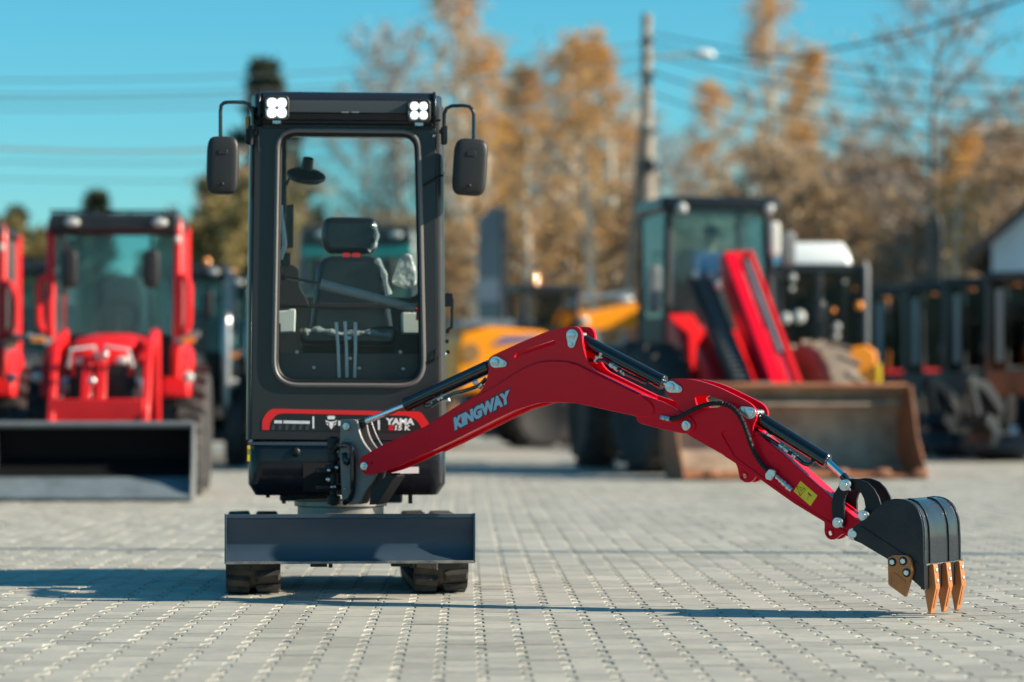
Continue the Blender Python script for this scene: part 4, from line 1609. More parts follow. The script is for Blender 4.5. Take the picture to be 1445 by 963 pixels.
# dozer blade
by = -1.015
bpro = [(0.0, .362), (0.0, .347), (-0.010, .342), (-0.022, .318), (-0.034, .29), (-0.042, .25), (-0.042, .22), (-0.030, .19), (-0.010, .166), (0.0, .158), (-0.012, .158), (-0.06, .20), (-0.07, .25), (-0.06, .31), (-0.035, .362)]
BH = 0.5215
b = MB()
b.loft([[L3(x, by - f, z) for f, z in bpro] for x in (-BH, BH)])
blade = b.build('dozer_blade', BLADEB, hero, bevel=0.0015)
b = MB()
for x in (-BH - 0.003, BH - 0.005):
    b.prism([L3(x, by - f, z) for f, z in ((0.003, .364), (0.004, .158), (-0.012, .156), (-0.072, .2), (-0.078, .26), (-0.04, .364))], ex * 0.008)
each(b, 'end_plate', BLADEB, blade, bevel=0.001)
b = MB()
b.prism([L3(-BH, by - f, z) for f, z in ((0.004, .166), (0.004, .155), (-0.014, .155), (-0.014, .166))], ex * (2 * BH))
b.build('cutting_edge', mat('worn_blade_edge', (0.30, 0.27, 0.24), 0.45, metal=0.4, bump=0.3, bscale=60, var=0.8, vscale=14, c2=(0.05, 0.055, 0.065)), blade, bevel=0.0015)
b = MB()
for sgn in (-1, 1):
    b.prism([L3(sgn * 0.24 - 0.02, y, z) for y, z in ((by + 0.06, .30), (by + 0.06, .18), (-0.55, .14), (-0.30, .16), (-0.30, .22), (-0.55, .22))], ex * 0.04)
each(b, 'blade_arm', SATB, blade, bevel=0.004)
b = MB()
for x in (-0.13, 0.21):
    b.box(L3(x, by + 0.10, 0.15), (0.035, 0.03, 0.012), ex, ey)
    b.box(L3(x + 0.05, by + 0.10, 0.148), (0.008, 0.02, 0.014), ex, ey)
each(b, 'blade_clevis', SATB, blade, bevel=0.002)
INV = None
# ================================================================== the machines parked behind
def wheel(parent, c, r, w_, tm, rm, lugs=20, name='wheel', axis=(1, 0, 0), tread=True):
    ax = V(axis).normalized()
    c = V(c)
    b = MB()
    h = w_ / 2
    b.lathe(c - ax * h, ax, [(w_ * .06, r * .58), (0.0, r * .66), (0.0, r * .86), (w_ * .12, r * .96), (w_ * .30, r * .985), (w_ * .70, r * .985), (w_ * .88, r * .96), (w_, r * .86), (w_, r * .66), (w_ * .94, r * .58)], 30)
    if tread:
        u = ax.orthogonal().normalized()
        v = ax.cross(u)
        for k in range(lugs):
            for sgn in (-1, 1):
                a = 2 * math.pi * (k + (0.5 if sgn > 0 else 0)) / lugs
                d = u * math.cos(a) + v * math.sin(a)
                t = v * math.cos(a) - u * math.sin(a)
                b.box(c + ax * (sgn * h * .48) + d * (r * .985), (h * .5, r * .035, r * .035), (ax + t * (sgn * 0.55)).normalized(), t, d)
    o = b.build(name, tm, parent)
    b = MB()
    for s in (-1, 1):
        b.lathe(c + ax * (s * h * .55), ax * s, [(0, r * .60), (h * .30, r * .60), (h * .32, r * .52), (h * .05, r * .42), (h * .02, r * .2), (h * .25, r * .17), (h * .27, 0.001)], 24)
    each(b, 'rim', rm, o)
    return o


def mirror_unit(parent, x, y, z, px_, hw, hh, m=PLAST):
    b = MB()
    b.tube([(px_, y, z + hh + .12), (x, y, z + hh + .14), (x, y, z + hh * .6)], 0.012, 6)
    a = b.build('mirror_arm', GLOSSB, parent)
    b = MB()
    b.ball((x, y, z), (hw, .04, hh), 16, 10, sup=0.45)
    o = b.build('mirror', m, parent, angle=60)
    b = MB()
    b.ball((x, y + .03, z), (hw * .85, .016, hh * .88), 12, 8, sup=0.45)
    b.build('mirror_glass', CHR, o)


def loader_bucket(parent, y0, hw, hgt, dep, tilt, body, lip, edge):
    """open front towards -y; y0 = front edge"""
    pro = [(y0, .03), (y0 + dep * .55, .03 + tilt * .6), (y0 + dep * .85, .06 + tilt), (y0 + dep, max(hgt * .30, .11 + tilt)), (y0 + dep * .98, hgt * .66), (y0 + dep * .82, hgt * .9), (y0 + dep * .66, hgt)]
    th = .022
    back = [(y + th * 1.2, z - (0 if i > 2 else th)) for i, (y, z) in enumerate(pro)]
    back[0] = (y0, .01)
    back[-1] = (pro[-1][0] + th, pro[-1][1])
    b = MB()
    b.prism([(-hw, y, z) for y, z in pro + back[::-1]], (2 * hw, 0, 0))
    bk = b.build('bucket', body, parent, angle=50)
    b = MB()
    for x in (-hw - .012, hw - .010):
        b.prism([(x, y, z) for y, z in [(y0 - .01, .0), (y0 + dep * .85, .02), (y0 + dep + .03, hgt * .3), (y0 + dep + .02, hgt * .66), (y0 + dep * .70, hgt + .01), (y0 + dep * .52, hgt + .005), (y0 + dep * .30, hgt * .45), (y0 + .02, .10)]], (.022, 0, 0))
    each(b, 'bucket_side', edge, bk, bevel=.004)
    b = MB()
    b.prism([(-hw + .015, y, z) for y, z in [(y0 - .03, .022), (y0 + dep * .56, .036 + tilt * .6), (y0 + dep * .56, .046 + tilt * .6), (y0 - .03, .036)]], (2 * hw - .03, 0, 0))
    b.build('cutting_edge', lip, bk)
    b = MB()
    b.tube([(-hw, y0 + dep * .66, hgt), (hw, y0 + dep * .66, hgt)], .028, 8)
    b.build('top_rim', edge, bk)
    return bk


def tractor(label, group, paint, post, roofm, glassm, loader, stack, band=None, hood=True):
    t = thing('compact_tractor', label, 'tractor', group)
    # body and axles
    b = MB()
    b.bx(-.20, .20, -1.15, 1.25, .42, .78)
    b.bx(-.55, .55, .25, 1.2, .75, 1.02)
    b.cyl((-.62, -.85, .36), (.62, -.85, .36), .06, n=10)
    b.cyl((-.62, .80, .50), (.62, .80, .50), .08, n=10)
    each(b, 'chassis', TDARK, t, bevel=.01)
    b = MB()
    sec = lambda y, hw, zt, zs: [(-hw, y, zs - .07), (-hw, y, zs), (-hw * .86, y, zt - .03), (-hw * .45, y, zt), (hw * .45, y, zt), (hw * .86, y, zt - .03), (hw, y, zs), (hw, y, zs - .07)]
    b.loft([sec(-1.30, .25, 1.22, 1.08), sec(-1.20, .29, 1.32, 1.18), sec(-.75, .305, 1.38, 1.24), sec(-.02, .31, 1.41, 1.27)])
    hd = b.build('hood', paint, t, bevel=.012, angle=45)
    b = MB()
    b.bx(-.22, .22, -1.325, -1.28, .80, 1.12)
    gr = b.build('grille', SATB, hd, bevel=.006)
    b = MB()
    for k in range(6):
        b.bx(-.2, .2, -1.335, -1.322, .83 + k * .045, .845 + k * .045)
    each(b, 'grille_bar', PLAST, hd)
    b = MB()
    for x in (-.17, .17):
        b.ball((x, -1.30, 1.15), (.06, .03, .04), 12, 8)
    each(b, 'headlight', LAMP, hd)
    b = MB()
    b.bx(-.285, .285, -1.26, .0, .74, 1.12)
    b.build('engine_bay', SATB, hd, bevel=.02)
    # cab
    b = MB()
    for s in (-1, 1):
        b.tube([(s * .545, .02, 1.02), (s * .56, 0, 1.5), (s * .565, .02, 2.30), (s * .555, .06, 2.40), (s * .54, .14, 2.43)], .040, 10)
        b.tube([(s * .57, 1.22, 1.0), (s * .57, 1.20, 2.42)], .035, 8)
        if not stack:
            b.tube([(s * .62, -.02, 1.42), (s * .66, -.03, 1.50), (s * .665, -.03, 1.82), (s * .64, -.02, 1.90), (s * .58, 0, 1.92)], .032, 8)
    each(b, 'cab_post', post, t)
    b = MB()
    b.prism([(x * .001, y * .001, 2.36) for x, y in fillet([(-580, -60), (580, -60), (590, 1250), (-590, 1250)], 90, 4)], (0, 0, .09))
    rf = b.build('roof', roofm, t, bevel=.025, seg=3)
    b = MB()
    b.prism([(-.555, y, z) for y, z in [(-.10, 2.28), (-.14, 2.33), (-.14, 2.43), (-.08, 2.47), (.05, 2.47), (.05, 2.28)]], (1.11, 0, 0))
    b.build('visor', TDARK, rf, bevel=.006)
    if band:
        b = MB()
        b.bx(-.57, .57, -.12, .0, 2.16, 2.28)
        b.build('colour_band', band, rf, bevel=.01)
    b = MB()
    b.tube([(-.56, -.10, 2.49), (.56, -.10, 2.49)], .012, 6)
    for x in (-.45, -.15, .15, .45):
        b.tube([(x, -.10, 2.45), (x, -.10, 2.49)], .009, 6)
    each(b, 'roof_rack', GLOSSB, rf)
    b = MB()
    for x in (-.36, .41):
        b.ball((x, -.165, 2.385), (.07, .03, .04), 14, 8)
    each(b, 'work_lamp', LAMP, rf)
    b = MB()
    b.ball((.56, -.08, 2.24), .035, 10, 7)
    b.build('round_lamp', LAMP, rf)
    b = MB()
    b.bx(-.52, .52, .02, .026, 1.38, 2.34)
    ws = b.build('windscreen', glassm, t)
    b = MB()
    b.bx(-.53, .53, 1.20, 1.206, 1.1, 2.36)
    b.build('rear_window', glassm, t)
    b = MB()
    for s in (-1, 1):
        b.bx(s * .568 - .003, s * .568 + .003, .06, 1.18, 1.15, 2.34)
    each(b, 'side_window', glassm, t)
    b = MB()
    rg = [(.19 * math.cos(a), .38 + .10 * math.sin(a), 1.56 + .15 * math.sin(a)) for a in [2 * math.pi * k / 18 for k in range(18)]]
    b.tube(rg + rg[:2], .016, 6, cap=False)
    b.tube([(0, .38, 1.56), (0, .2, 1.3)], .02, 6)
    each(b, 'steering_wheel', SATB, t)
    b = MB()
    b.ball((0, .82, 1.62), (.24, .08, .34), 16, 10, sup=.5)
    b.ball((0, .66, 1.26), (.25, .24, .09), 16, 8, sup=.5)
    each(b, 'seat', SEATD if loader else SEATM, t)
    b = MB()
    b.bx(-.5, .5, .0, .10, 1.02, 1.40)
    b.build('dashboard', SATB, t, bevel=.02)
    for s in (-1, 1):
        b = MB()
        arc = [(.34 * math.cos(rad(a)), .34 * math.sin(rad(a))) for a in range(0, 181, 15)]
        b.prism([(s * .53 - .13, .62 + x * 1.65, .84 + z * 1.35) for x, z in arc], (.26, 0, 0))
        b.build('fender', paint, t, bevel=.03, seg=3)
        b = MB()
        b.prism([(s * .50, -.02, 1.36), (s * .58, -.10, 1.30), (s * .76, -.10, 1.38), (s * .76, -.02, 1.43), (s * .58, 0.02, 1.43)], (0, .10, 0))
        sl_ = b.build('side_lamp', TGREY, t, bevel=.008)
        b = MB()
        b.bx(s * .66 - .06, s * .66 + .06, -.125, -.10, 1.325, 1.375)
        b.build('lens', ORG, sl_, bevel=.004)
        b = MB()
        b.ball((s * .66, -.14, 1.02), (.055, .04, .05), 12, 8)
        b.build('marker_lamp', LAMP, t)
        wheel(t, (s * .72, -.85, .37), .37, .22, TYRE, paint, 16)
        wheel(t, (s * .66, .80, .56), .56, .30, TYRE, paint, 20)
        mirror_unit(t, s * .36 - .03, -.10, 1.98, s * .53, .075, .17)
    if stack:
        b = MB()
        b.tube([(.57, -.18, .62), (.57, -.18, 1.72), (.575, -.16, 1.80), (.58, -.12, 1.84)], [.055, .055, .055, .05], 12)
        b.build('exhaust_pipe', mat_once('steel_stack'), t)
        b = MB()
        b.lathe((.30, .2, 2.44), (0, 0, 1), [(0, .07), (.02, .07), (.03, .055), (.10, .05), (.13, .03)], 12)
        b.build('beacon', ORG, rf)
    if loader:
        for s in (-1, 1):
            b = MB()
            b.prism([(s * .40 - .035, y, z) for y, z in [(-.50, .55), (-.32, .55), (-.34, 1.30), (-.44, 1.42), (-.56, 1.38), (-.58, 1.2)]], (.07, 0, 0))
            b.build('loader_tower', paint, t, bevel=.008)
            b = MB()
            b.prism([(s * .39 - .03, y, z) for y, z in [(-.44, 1.44), (-.36, 1.34), (-1.15, 1.18), (-1.56, .62), (-1.60, .34), (-1.72, .34), (-1.70, .66), (-1.26, 1.32)]], (.06, 0, 0))
            ar = b.build('loader_arm', paint, t, bevel=.008)
            b = MB()
            b.tube([(s * .30, -.45, .80), (s * .31, -1.20, .98)], .035, 10)
            b.tube([(s * .31, -1.20, .98), (s * .33, -1.55, .80)], .018, 8)
            each(b, 'loader_cylinder', ZINC, ar)
            b = MB()
            b.tube([(s * .27, -1.42, 1.10), (s * .24, -1.50, 1.24), (s * .05, -1.45, 1.27), (s * .02, -1.40, 1.15)], .014, 7)
            b.build('hydraulic_hose', PALE, ar)
        b = MB()
        b.bx(-.42, .38, -1.66, -1.60, .60, .83)
        b.build('cross_plate', paint, t, bevel=.008)
        b = MB()
        for x in (-.11, .01):
            b.prism([(x - .045, y, z) for y, z in [(-1.70, .34), (-1.60, .34), (-1.30, 1.24), (-1.38, 1.26)]], (.085, 0, 0))
        each(b, 'levelling_link', paint, t, bevel=.006)
        b = MB()
        b.ball((-.05, -1.66, .98), .035, 10, 7)
        b.ball((.05, -1.58, 1.20), .03, 10, 7)
        each(b, 'link_pin', ZINC, t)
        loader_bucket(t, -2.36, .81, .62, .58, .24, BCKT, LIPB, TGREY)
    return t


def mat_once(n):
    return MATS.get(n) or mat(n, (0.55, 0.55, 0.55), 0.3, metal=0.8, var=.4, vscale=6)


def place(o, x, y, rz=0, s=1):
    o.location = (x, y, 0)
    o.rotation_euler = (0, 0, rz)
    o.scale = (s, s, s)


tA = tractor('bright red tractor with black roof and front loader bucket on the pavers', 'red loader tractors', TRED, TRED, TDARK, TGL, True, False)
tC = tractor('dark tractor with steel exhaust pipe nearest behind the red tractor', 'dark tractors with steel exhaust pipes', TDARK, PGREY, PGREY, TGL, False, True)
tE = tractor('teal and grey cabbed tractor seen through the excavator cab windows', None, TDARK, TGREY, SIGNG, TGL, False, False, band=TEAL)
tF = tractor('black cabbed tractor half hidden behind the two red tractors', None, TDARK, TDARK, TDARK, TGL, False, False)
index_kids()
place(tA, -3.53, 26.5, rad(3.0))
tB = dup(tA)
tB['label'] = 'second red loader tractor cut off by the left edge of the picture'
place(tB, -5.33, 27.9, rad(3.0))
place(tC, -4.10, 37.0, rad(2), 1.0)
c2 = dup(tC)
c2['label'] = 'dark tractor with steel exhaust pipe furthest right beside the excavator cab'
place(c2, -4.12, 40.5, rad(2))
c3 = dup(tC)
c3['label'] = 'dark tractor with steel exhaust pipe showing only its roof edge behind the nearer two'
place(c3, -4.02, 44.0, rad(2))
place(tE, -1.92, 37.0, rad(0), 1.19)
place(tF, -5.62, 34.0, rad(3), 0.97)

# ------------------------------------------------------------------ red wheel loader with the big worn bucket
ld = thing('wheel_loader', 'large red wheel loader with a driver and wide rusty front bucket', 'wheel loader')
b = MB()
b.bx(-.55, .55, -.9, 3.0, .55, 1.05)
b.cyl((-.9, -.75, .71), (.9, -.75, .71), .14, n=12)
b.cyl((-.9, 2.2, .71), (.9, 2.2, .71), .14, n=12)
each(b, 'chassis', TDARK, ld, bevel=.02)
b = MB()
b.prism([(-.78, y, z) for y, z in [(1.3, 1.0), (3.1, 1.0), (3.15, 1.38), (2.9, 1.46), (1.3, 1.50)]], (1.3, 0, 0))
b.build('engine_cover', TDARK, ld, bevel=.05, seg=3)
b = MB()
b.prism([(-.62, y, z) for y, z in [(-1.1, .75), (.2, .75), (.3, 1.55), (-.1, 1.78), (-.6, 1.55), (-1.0, 1.2)]], (.30, 0, 0))
b.prism([(-.30, y, z) for y, z in [(-1.5, .85), (-1.2, .85), (-.5, 1.2), (-.5, 1.6), (-.8, 1.5)]], (.75, 0, 0))
each(b, 'front_frame', TRED, ld, bevel=.02)
for x0, x1, y0, r_, m_ in ((-.95, 0, -.75, .71, TYRE), (.95, 0, -.75, .73, TYRED), (-.95, 0, 2.2, .71, TYRE), (.95, 0, 2.2, .71, TYRE)):
    wheel(ld, (x0, y0, r_), r_, .46, m_, RED if x0 > 0 else TDARK, 18, axis=(1, .22, 0) if y0 < 0 else (1, 0, 0))
b = MB()
b.bx(.42, .66, -.95, -.55, .5, .98)
b.build('axle_housing', DKRED, ld, bevel=.03)
# cab
b = MB()
for sx in (-1, 1):
    b.tube([(sx * .60, .02, 1.05), (sx * .60, 0, 1.9), (sx * .57, .03, 2.98)], .055, 8)
    b.tube([(sx * .62, 1.25, 1.05), (sx * .57, 1.25, 2.98)], .05, 8)
each(b, 'cab_post', TDARK, ld)
b = MB()
b.prism([(x * .001, y * .001, 2.95) for x, y in fillet([(-690, -150), (690, -150), (680, 1350), (-680, 1350)], 100, 4)], (0, 0, .15))
rf = b.build('roof', ROOFB, ld, bevel=.03, seg=3)
b = MB()
for x in (-.47, .55):
    b.ball((x, -.17, 2.96), (.065, .05, .065), 14, 9)
each(b, 'work_lamp', LAMP, rf)
b = MB()
b.bx(-.60, .60, -.01, .10, 1.05, 1.45)
b.bx(-.63, -.60, 0, 1.25, 1.05, 1.75)
b.bx(.60, .63, 0, 1.25, 1.05, 1.75)
b.bx(-.60, .60, 1.2, 1.27, 1.05, 2.0)
each(b, 'cab_panel', TDARK, ld, bevel=.01)
b = MB()
b.bx(-.56, .56, .0, .008, 1.45, 2.95)
b.build('windscreen', TGL, ld)
b = MB()
b.bx(-.56, .56, 1.24, 1.248, 2.0, 2.95)
b.build('rear_window', TGL, ld)
b = MB()
b.bx(-.605, -.598, .06, 1.2, 1.75, 2.92)
b.bx(.598, .605, .06, 1.2, 1.75, 2.92)
each(b, 'side_window', TGL, ld)
b = MB()
b.ball((-.05, .95, 2.12), (.26, .09, .45), 16, 10, sup=.5)
b.ball((-.05, .72, 1.74), (.27, .26, .10), 16, 8, sup=.5)
each(b, 'seat', SEATM, ld)
b = MB()
b.bx(-.35, .35, .08, .30, 1.45, 1.85)
b.build('dashboard', TDARK, ld, bevel=.03)
mirror_unit(ld, .78, -.12, 2.52, .62, .085, .20, TGREY)
mirror_unit(ld, -.78, -.12, 2.05, -.62, .08, .27, TGREY)
mirror_unit(ld, .60, -.20, 2.62, .56, .06, .20, WHITEP)
b = MB()
for x, z in ((-.20, 1.62), (-.05, 2.10), (.10, 2.10), (.30, 1.15)):
    b.ball((x, -.5 if z < 1.5 else -.2, z), (.055, .04, .055), 10, 8)
each(b, 'marker_lamp', LAMP, ld)
# loader boom: red box arm with a cylinder, and the black energy chain beside it
b = MB()
b.prism([(-.09, y, z) for y, z in [(-.55, 2.46), (-.35, 2.40), (-.40, 2.10), (-2.2, .80), (-2.48, .80), (-2.52, .98), (-2.40, 1.08)]], (.15, 0, 0))
arm = b.build('loader_boom', RED, ld, bevel=.015)
b = MB()
b.prism([(.07, y, z) for y, z in [(-.62, 2.10), (-.56, 2.04), (-2.30, .98), (-2.42, 1.06)]], (.04, 0, 0))
b.prism([(.205, y, z) for y, z in [(-.50, 2.48), (-.38, 2.40), (-2.40, .88), (-2.50, 1.0)]], (.055, 0, 0))
b.prism([(.06, y, z) for y, z in [(-.50, 2.47), (-.36, 2.40), (-.40, 2.25), (-.56, 2.3)]], (.15, 0, 0))
each(b, 'boom_rail', TRED, arm, bevel=.008)
b = MB()
b.tube([(.158, -.60, 2.34), (.158, -2.0, 1.30)], .045, 12)
b.build('boom_cylinder', LIPB, arm)
b = MB()
b.tube([(.158, -2.0, 1.30), (.158, -2.45, .98)], .025, 10)
b.build('rod', CHR, arm)
b = MB()
b.prism([(-.44, y, z) for y, z in [(-.45, 2.16), (-.38, 2.08), (-2.2, .88), (-2.28, 1.0)]], (.24, 0, 0))
ch = b.build('hose_chain', SATB, arm)
b = MB()
for k in range(22):
    f = (k + .5) / 22
    y, z = -.48 + (-2.25 + .48) * f, 2.14 + (1.0 - 2.14) * f
    b.box((-.32, y - .02, z + .015), (.075, .012, .012), (1, 0, 0), V((0, -1.77, -1.14)).normalized(), V((0, -1.14, 1.77)).normalized())
each(b, 'chain_link', TGREY, ch)
b = MB()
b.ball((-.38, -.5, 2.20), .055, 12, 8)
b.ball((-.22, -.5, 2.20), .045, 12, 8)
each(b, 'boom_lamp', LAMP, arm)
b = MB()
b.bx(-.30, -.06, -2.55, -2.2, .5, 1.0)
b.bx(.30, .55, -2.6, -2.3, .45, .95)
each(b, 'coupler', TGREY, arm, bevel=.03)
b = MB()
b.prism([(-.55, y, z) for y, z in [(-1.5, 1.22), (-1.15, 1.40), (-1.0, 1.0), (-1.8, .98)]], (.55, 0, 0))
b.build('red_guard', TRED, ld, bevel=.02)
bk = loader_bucket(ld, -3.55, 1.27, .96, .95, .06, RUSTB, RUSTE, RUSTE)
b = MB()
b.prism([(-1.25, y, z) for y, z in [(-2.86, .76), (-2.84, .80), (-2.66, .79), (-2.66, .74)]], (2.5, 0, 0))
b.build('stiffening_bar', RUSTB, bk)
b = MB()
for x in (-1.0, -.55, -.1, .35, .8, 1.2):
    b.ball((x, -3.57, .07), (.09, .05, .045), 10, 7, sup=.7)
each(b, 'edge_bolt', RUSTE, bk)
place(ld, 2.34, 33.8, rad(10.5))

# the driver
ps = thing('person', 'person in blue jacket and dark cap sitting in the red loader cab', 'person')


def skinned(name, verts, edges, radii, m, parent, root=0, lev=2):
    me = bpy.data.meshes.new(name)
    me.from_pydata(verts, edges, [])
    o = bpy.data.objects.new(name, me)
    col.objects.link(o)
    o.parent = parent
    md = o.modifiers.new('skin', 'SKIN')
    for i, r in enumerate(radii):
        me.skin_vertices[0].data[i].radius = r if isinstance(r, tuple) else (r, r)
        me.skin_vertices[0].data[i].use_root = i == root
    s2 = o.modifiers.new('sub', 'SUBSURF')
    s2.levels = s2.render_levels = lev
    me.materials.append(m)
    return o


bod = skinned('body', [(0, 0, .0), (0, -.02, .22), (0, -.05, .42), (0, -.06, .52), (0, -.08, .58), (0, -.10, .66), (0, -.115, .75), (.19, -.05, .45), (.26, -.16, .24), (.20, -.38, .22), (.18, -.46, .23), (-.19, -.05, .45), (-.26, -.16, .24), (-.20, -.38, .22), (-.18, -.46, .23), (.11, -.2, -.02), (.12, -.42, -.02), (.12, -.44, -.40), (-.11, -.2, -.02), (-.12, -.42, -.02), (-.12, -.44, -.40)],
              [(0, 1), (1, 2), (2, 3), (3, 4), (4, 5), (5, 6), (2, 7), (7, 8), (8, 9), (9, 10), (2, 11), (11, 12), (12, 13), (13, 14), (0, 15), (15, 16), (16, 17), (0, 18), (18, 19), (19, 20)],
              [.13, (.14, .11), (.15, .11), .06, .055, (.075, .095), (.07, .09), .06, .045, .035, .03, .06, .045, .035, .03, .085, .065, .05, .085, .065, .05], SKIN, ps)
b = MB()
b.ball((0, -.205, .665), (.017, .022, .025), 8, 6)
for s in (-1, 1):
    b.ball((s * .082, -.10, .67), (.012, .022, .03), 8, 6)
each(b, 'nose', SKIN, bod)
b = MB()
for s in (-1, 1):
    b.ball((s * .032, -.186, .695), .011, 8, 6)
    b.ball((s * .013, -.190, .625), (.014, .006, .004), 6, 5)
each(b, 'eye', CLOTHD, bod)
skinned('jacket', [(0, 0, -.02), (0, -.02, .22), (0, -.05, .42), (0, -.06, .50), (.19, -.05, .45), (.26, -.16, .24), (.205, -.36, .22), (-.19, -.05, .45), (-.26, -.16, .24), (-.205, -.36, .22)],
        [(0, 1), (1, 2), (2, 3), (2, 4), (4, 5), (5, 6), (2, 7), (7, 8), (8, 9)], [(.165, .145), (.17, .14), (.18, .14), .085, .085, .07, .055, .085, .07, .055], JACKET, ps)
skinned('trousers', [(0, 0, -.03), (.11, -.2, -.02), (.12, -.42, -.02), (.12, -.44, -.38), (-.11, -.2, -.02), (-.12, -.42, -.02), (-.12, -.44, -.38)], [(0, 1), (1, 2), (2, 3), (0, 4), (4, 5), (5, 6)], [.15, .105, .085, .07, .105, .085, .07], CLOTHD, ps)
b = MB()
b.ball((0, -.105, .75), (.093, .115, .075), 16, 10)
b.prism([(-.07, -.17, .735), (.07, -.17, .735), (.06, -.28, .715), (-.06, -.28, .715)], (0, 0, .012))
each(b, 'cap', CLOTHD, ps, bevel=.002)
for s in (-1, 1):
    b = MB()
    c = V((s * .18, -.49, .235))
    b.ball(c, (.042, .045, .018), 12, 8)
    for k in range(4):
        x = c.x + (k - 1.5) * .02
        b.tube([(x, c.y - .03, c.z), (x, c.y - .075, c.z - .01), (x, c.y - .085, c.z - .04), (x, c.y - .06, c.z - .055)], [.0095, .009, .008, .007], 6)
    b.tube([(c.x - s * .035, c.y, c.z), (c.x - s * .06, c.y - .04, c.z - .01), (c.x - s * .05, c.y - .07, c.z - .02)], [.011, .0095, .008], 6)
    b.build('hand', SKIN, ps)
ps.location = V((2.33, 33.8, 0)) + Matrix.Rotation(rad(9.5), 3, 'Z') @ V((.02, .68, 2.0))
ps.rotation_euler = (0, 0, rad(9.5) + rad(22))

# ------------------------------------------------------------------ orange machine with a white roof pod
om = thing('backhoe_loader', 'orange machine with black framed cab and rounded white roof pod', 'loader')
b = MB()
b.bx(-.56, .56, -.05, 1.3, 2.40, 2.50)
b.bx(-.56, .56, -.02, .06, 1.40, 1.50)
for x in (-.53, -.02, .53):
    b.bx(x - .045, x + .045, -.04, .04, 1.45, 2.42)
for x in (-.53, .53):
    b.bx(x - .04, x + .04, 1.2, 1.28, 1.3, 2.42)
each(b, 'cab_frame', TDARK, om, bevel=.008)
b = MB()
b.tube([(.575, -.07, 1.5), (.575, -.07, 2.45), (.56, -.04, 2.52)], .035, 8)
b.build('side_post', TGREY, om)
b = MB()
b.loft([[(x * s, .55 + y * s * 1.0, z) for x, y in fillet([(-.52, -.55), (.42, -.55), (.42, .6), (-.52, .6)], .12, 4)] for z, s in ((2.505, 1.0), (2.58, .98), (2.72, .86), (2.78, .76))])
rp = b.build('roof_pod', WHITEC, om, bevel=.03, seg=3)
b = MB()
b.bx(-.49, -.06, .0, .006, 1.5, 2.40)
b.bx(.03, .49, .0, .006, 1.5, 2.40)
each(b, 'windscreen', DGL, om)
b = MB()
b.bx(-.50, .50, 1.24, 1.246, 2.05, 2.40)
b.build('rear_window', DGL, om)
b = MB()
b.bx(-.52, .52, 1.22, 1.28, 1.40, 2.05)
b.build('rear_panel', TDARK, om, bevel=.01)  # dark sheet added so that the cab interior reads as shaded
b = MB()
b.prism([(x, -.10, z) for x, z in [(.0, 1.36), (.56, 1.50), (.70, 1.40), (.74, .75), (.60, .45), (.30, .45), (.30, 1.0), (.0, 1.2)]], (0, .9, 0))
b.build('fender', ORP, om, bevel=.03, seg=3)
b = MB()
b.bx(-.55, .28, -.05, 1.6, .55, 1.38)
b.build('body', ORP, om, bevel=.04)
b = MB()
b.bx(.68, .74, -.16, -.08, .95, 1.25)
b.build('marker_panel', YELP, om, bevel=.01)
b = MB()
b.ball((.47, -.12, 1.98), .055, 12, 8)
b.ball((.44, -.02, 2.20), .03, 10, 7)
b.ball((.16, -.02, 1.92), .035, 10, 7)
each(b, 'turn_lamp', ORG, om)
b = MB()
for x, z, r in ((-.36, 2.33, .05), (-.37, 2.19, .035), (-.45, 1.82, .075), (-.28, 1.84, .085), (.20, 1.72, .05), (.19, 1.6, .045), (.3, 2.28, .025)):
    b.ball((x, -.06, z), (r, .04, r), 12, 8)
each(b, 'work_lamp', LAMP, om)
b = MB()
b.ball((0, .75, 1.75), (.22, .1, .38), 14, 10, sup=.5)
b.build('seat', SEATM, om)
for x in (-.62, .62):
    wheel(om, (x, .2, .45), .45, .30, TYRE, YEL, 16)
    wheel(om, (x, 1.6, .45), .45, .30, TYRE, YEL, 16)
place(om, 3.86, 37.4, rad(5))

# ------------------------------------------------------------------ yellow loader further back
yl = thing('wheel_loader', 'yellow wheel loader with raised arm parked far behind the red boom', 'wheel loader')
b = MB()
b.prism([(x, -.6, z) for x, z in [(-1.15, .9), (.5, .9), (.5, 1.75), (.3, 1.90), (-.6, 1.98), (-1.1, 1.86), (-1.2, 1.6)]], (0, 1.2, 0))
by_ = b.build('engine_cover', YEL, yl, bevel=.06, seg=3)
b = MB()
b.cyl((-.95, -.63, 1.55), (-.95, -.60, 1.55), .16, n=18)
b.build('air_inlet', mat('brown_inlet', (0.25, 0.13, 0.04), .6), by_)
b = MB()
b.prism([(x, -.612, z) for x, z in [(-.62, 1.66), (.18, 1.78), (.22, 1.86), (-.40, 1.82)]], (0, -.008, 0))
b.build('blue_decal', mat('decal_blue', (0.08, 0.12, 0.28), .5), by_)
b = MB()
b.bx(-1.1, 0.2, -.5, .5, 1.97, 2.10)
b.build('top_grille', LIPB, by_, bevel=.02)
b = MB()
for x in (-.02, .86):
    for y in (-.5, .5):
        b.bx(x - .05, x + .05, y - .05, y + .05, 1.7, 2.6)
b.bx(-.1, .95, -.58, .58, 2.55, 2.68)
b.bx(0, .86, -.52, .52, 1.2, 1.95)
each(b, 'cab_frame', TDARK, yl, bevel=.02)
b = MB()
b.bx(.02, .82, -.50, -.49, 1.95, 2.55)
b.bx(.02, .82, .49, .50, 1.95, 2.55)
each(b, 'side_window', DGL, yl)
b = MB()
b.lathe((.28, 0, 2.68), (0, 0, 1), [(0, .09), (.03, .09), (.05, .08), (.16, .075), (.20, .05)], 14)
b.build('beacon', ORG, yl)
b = MB()
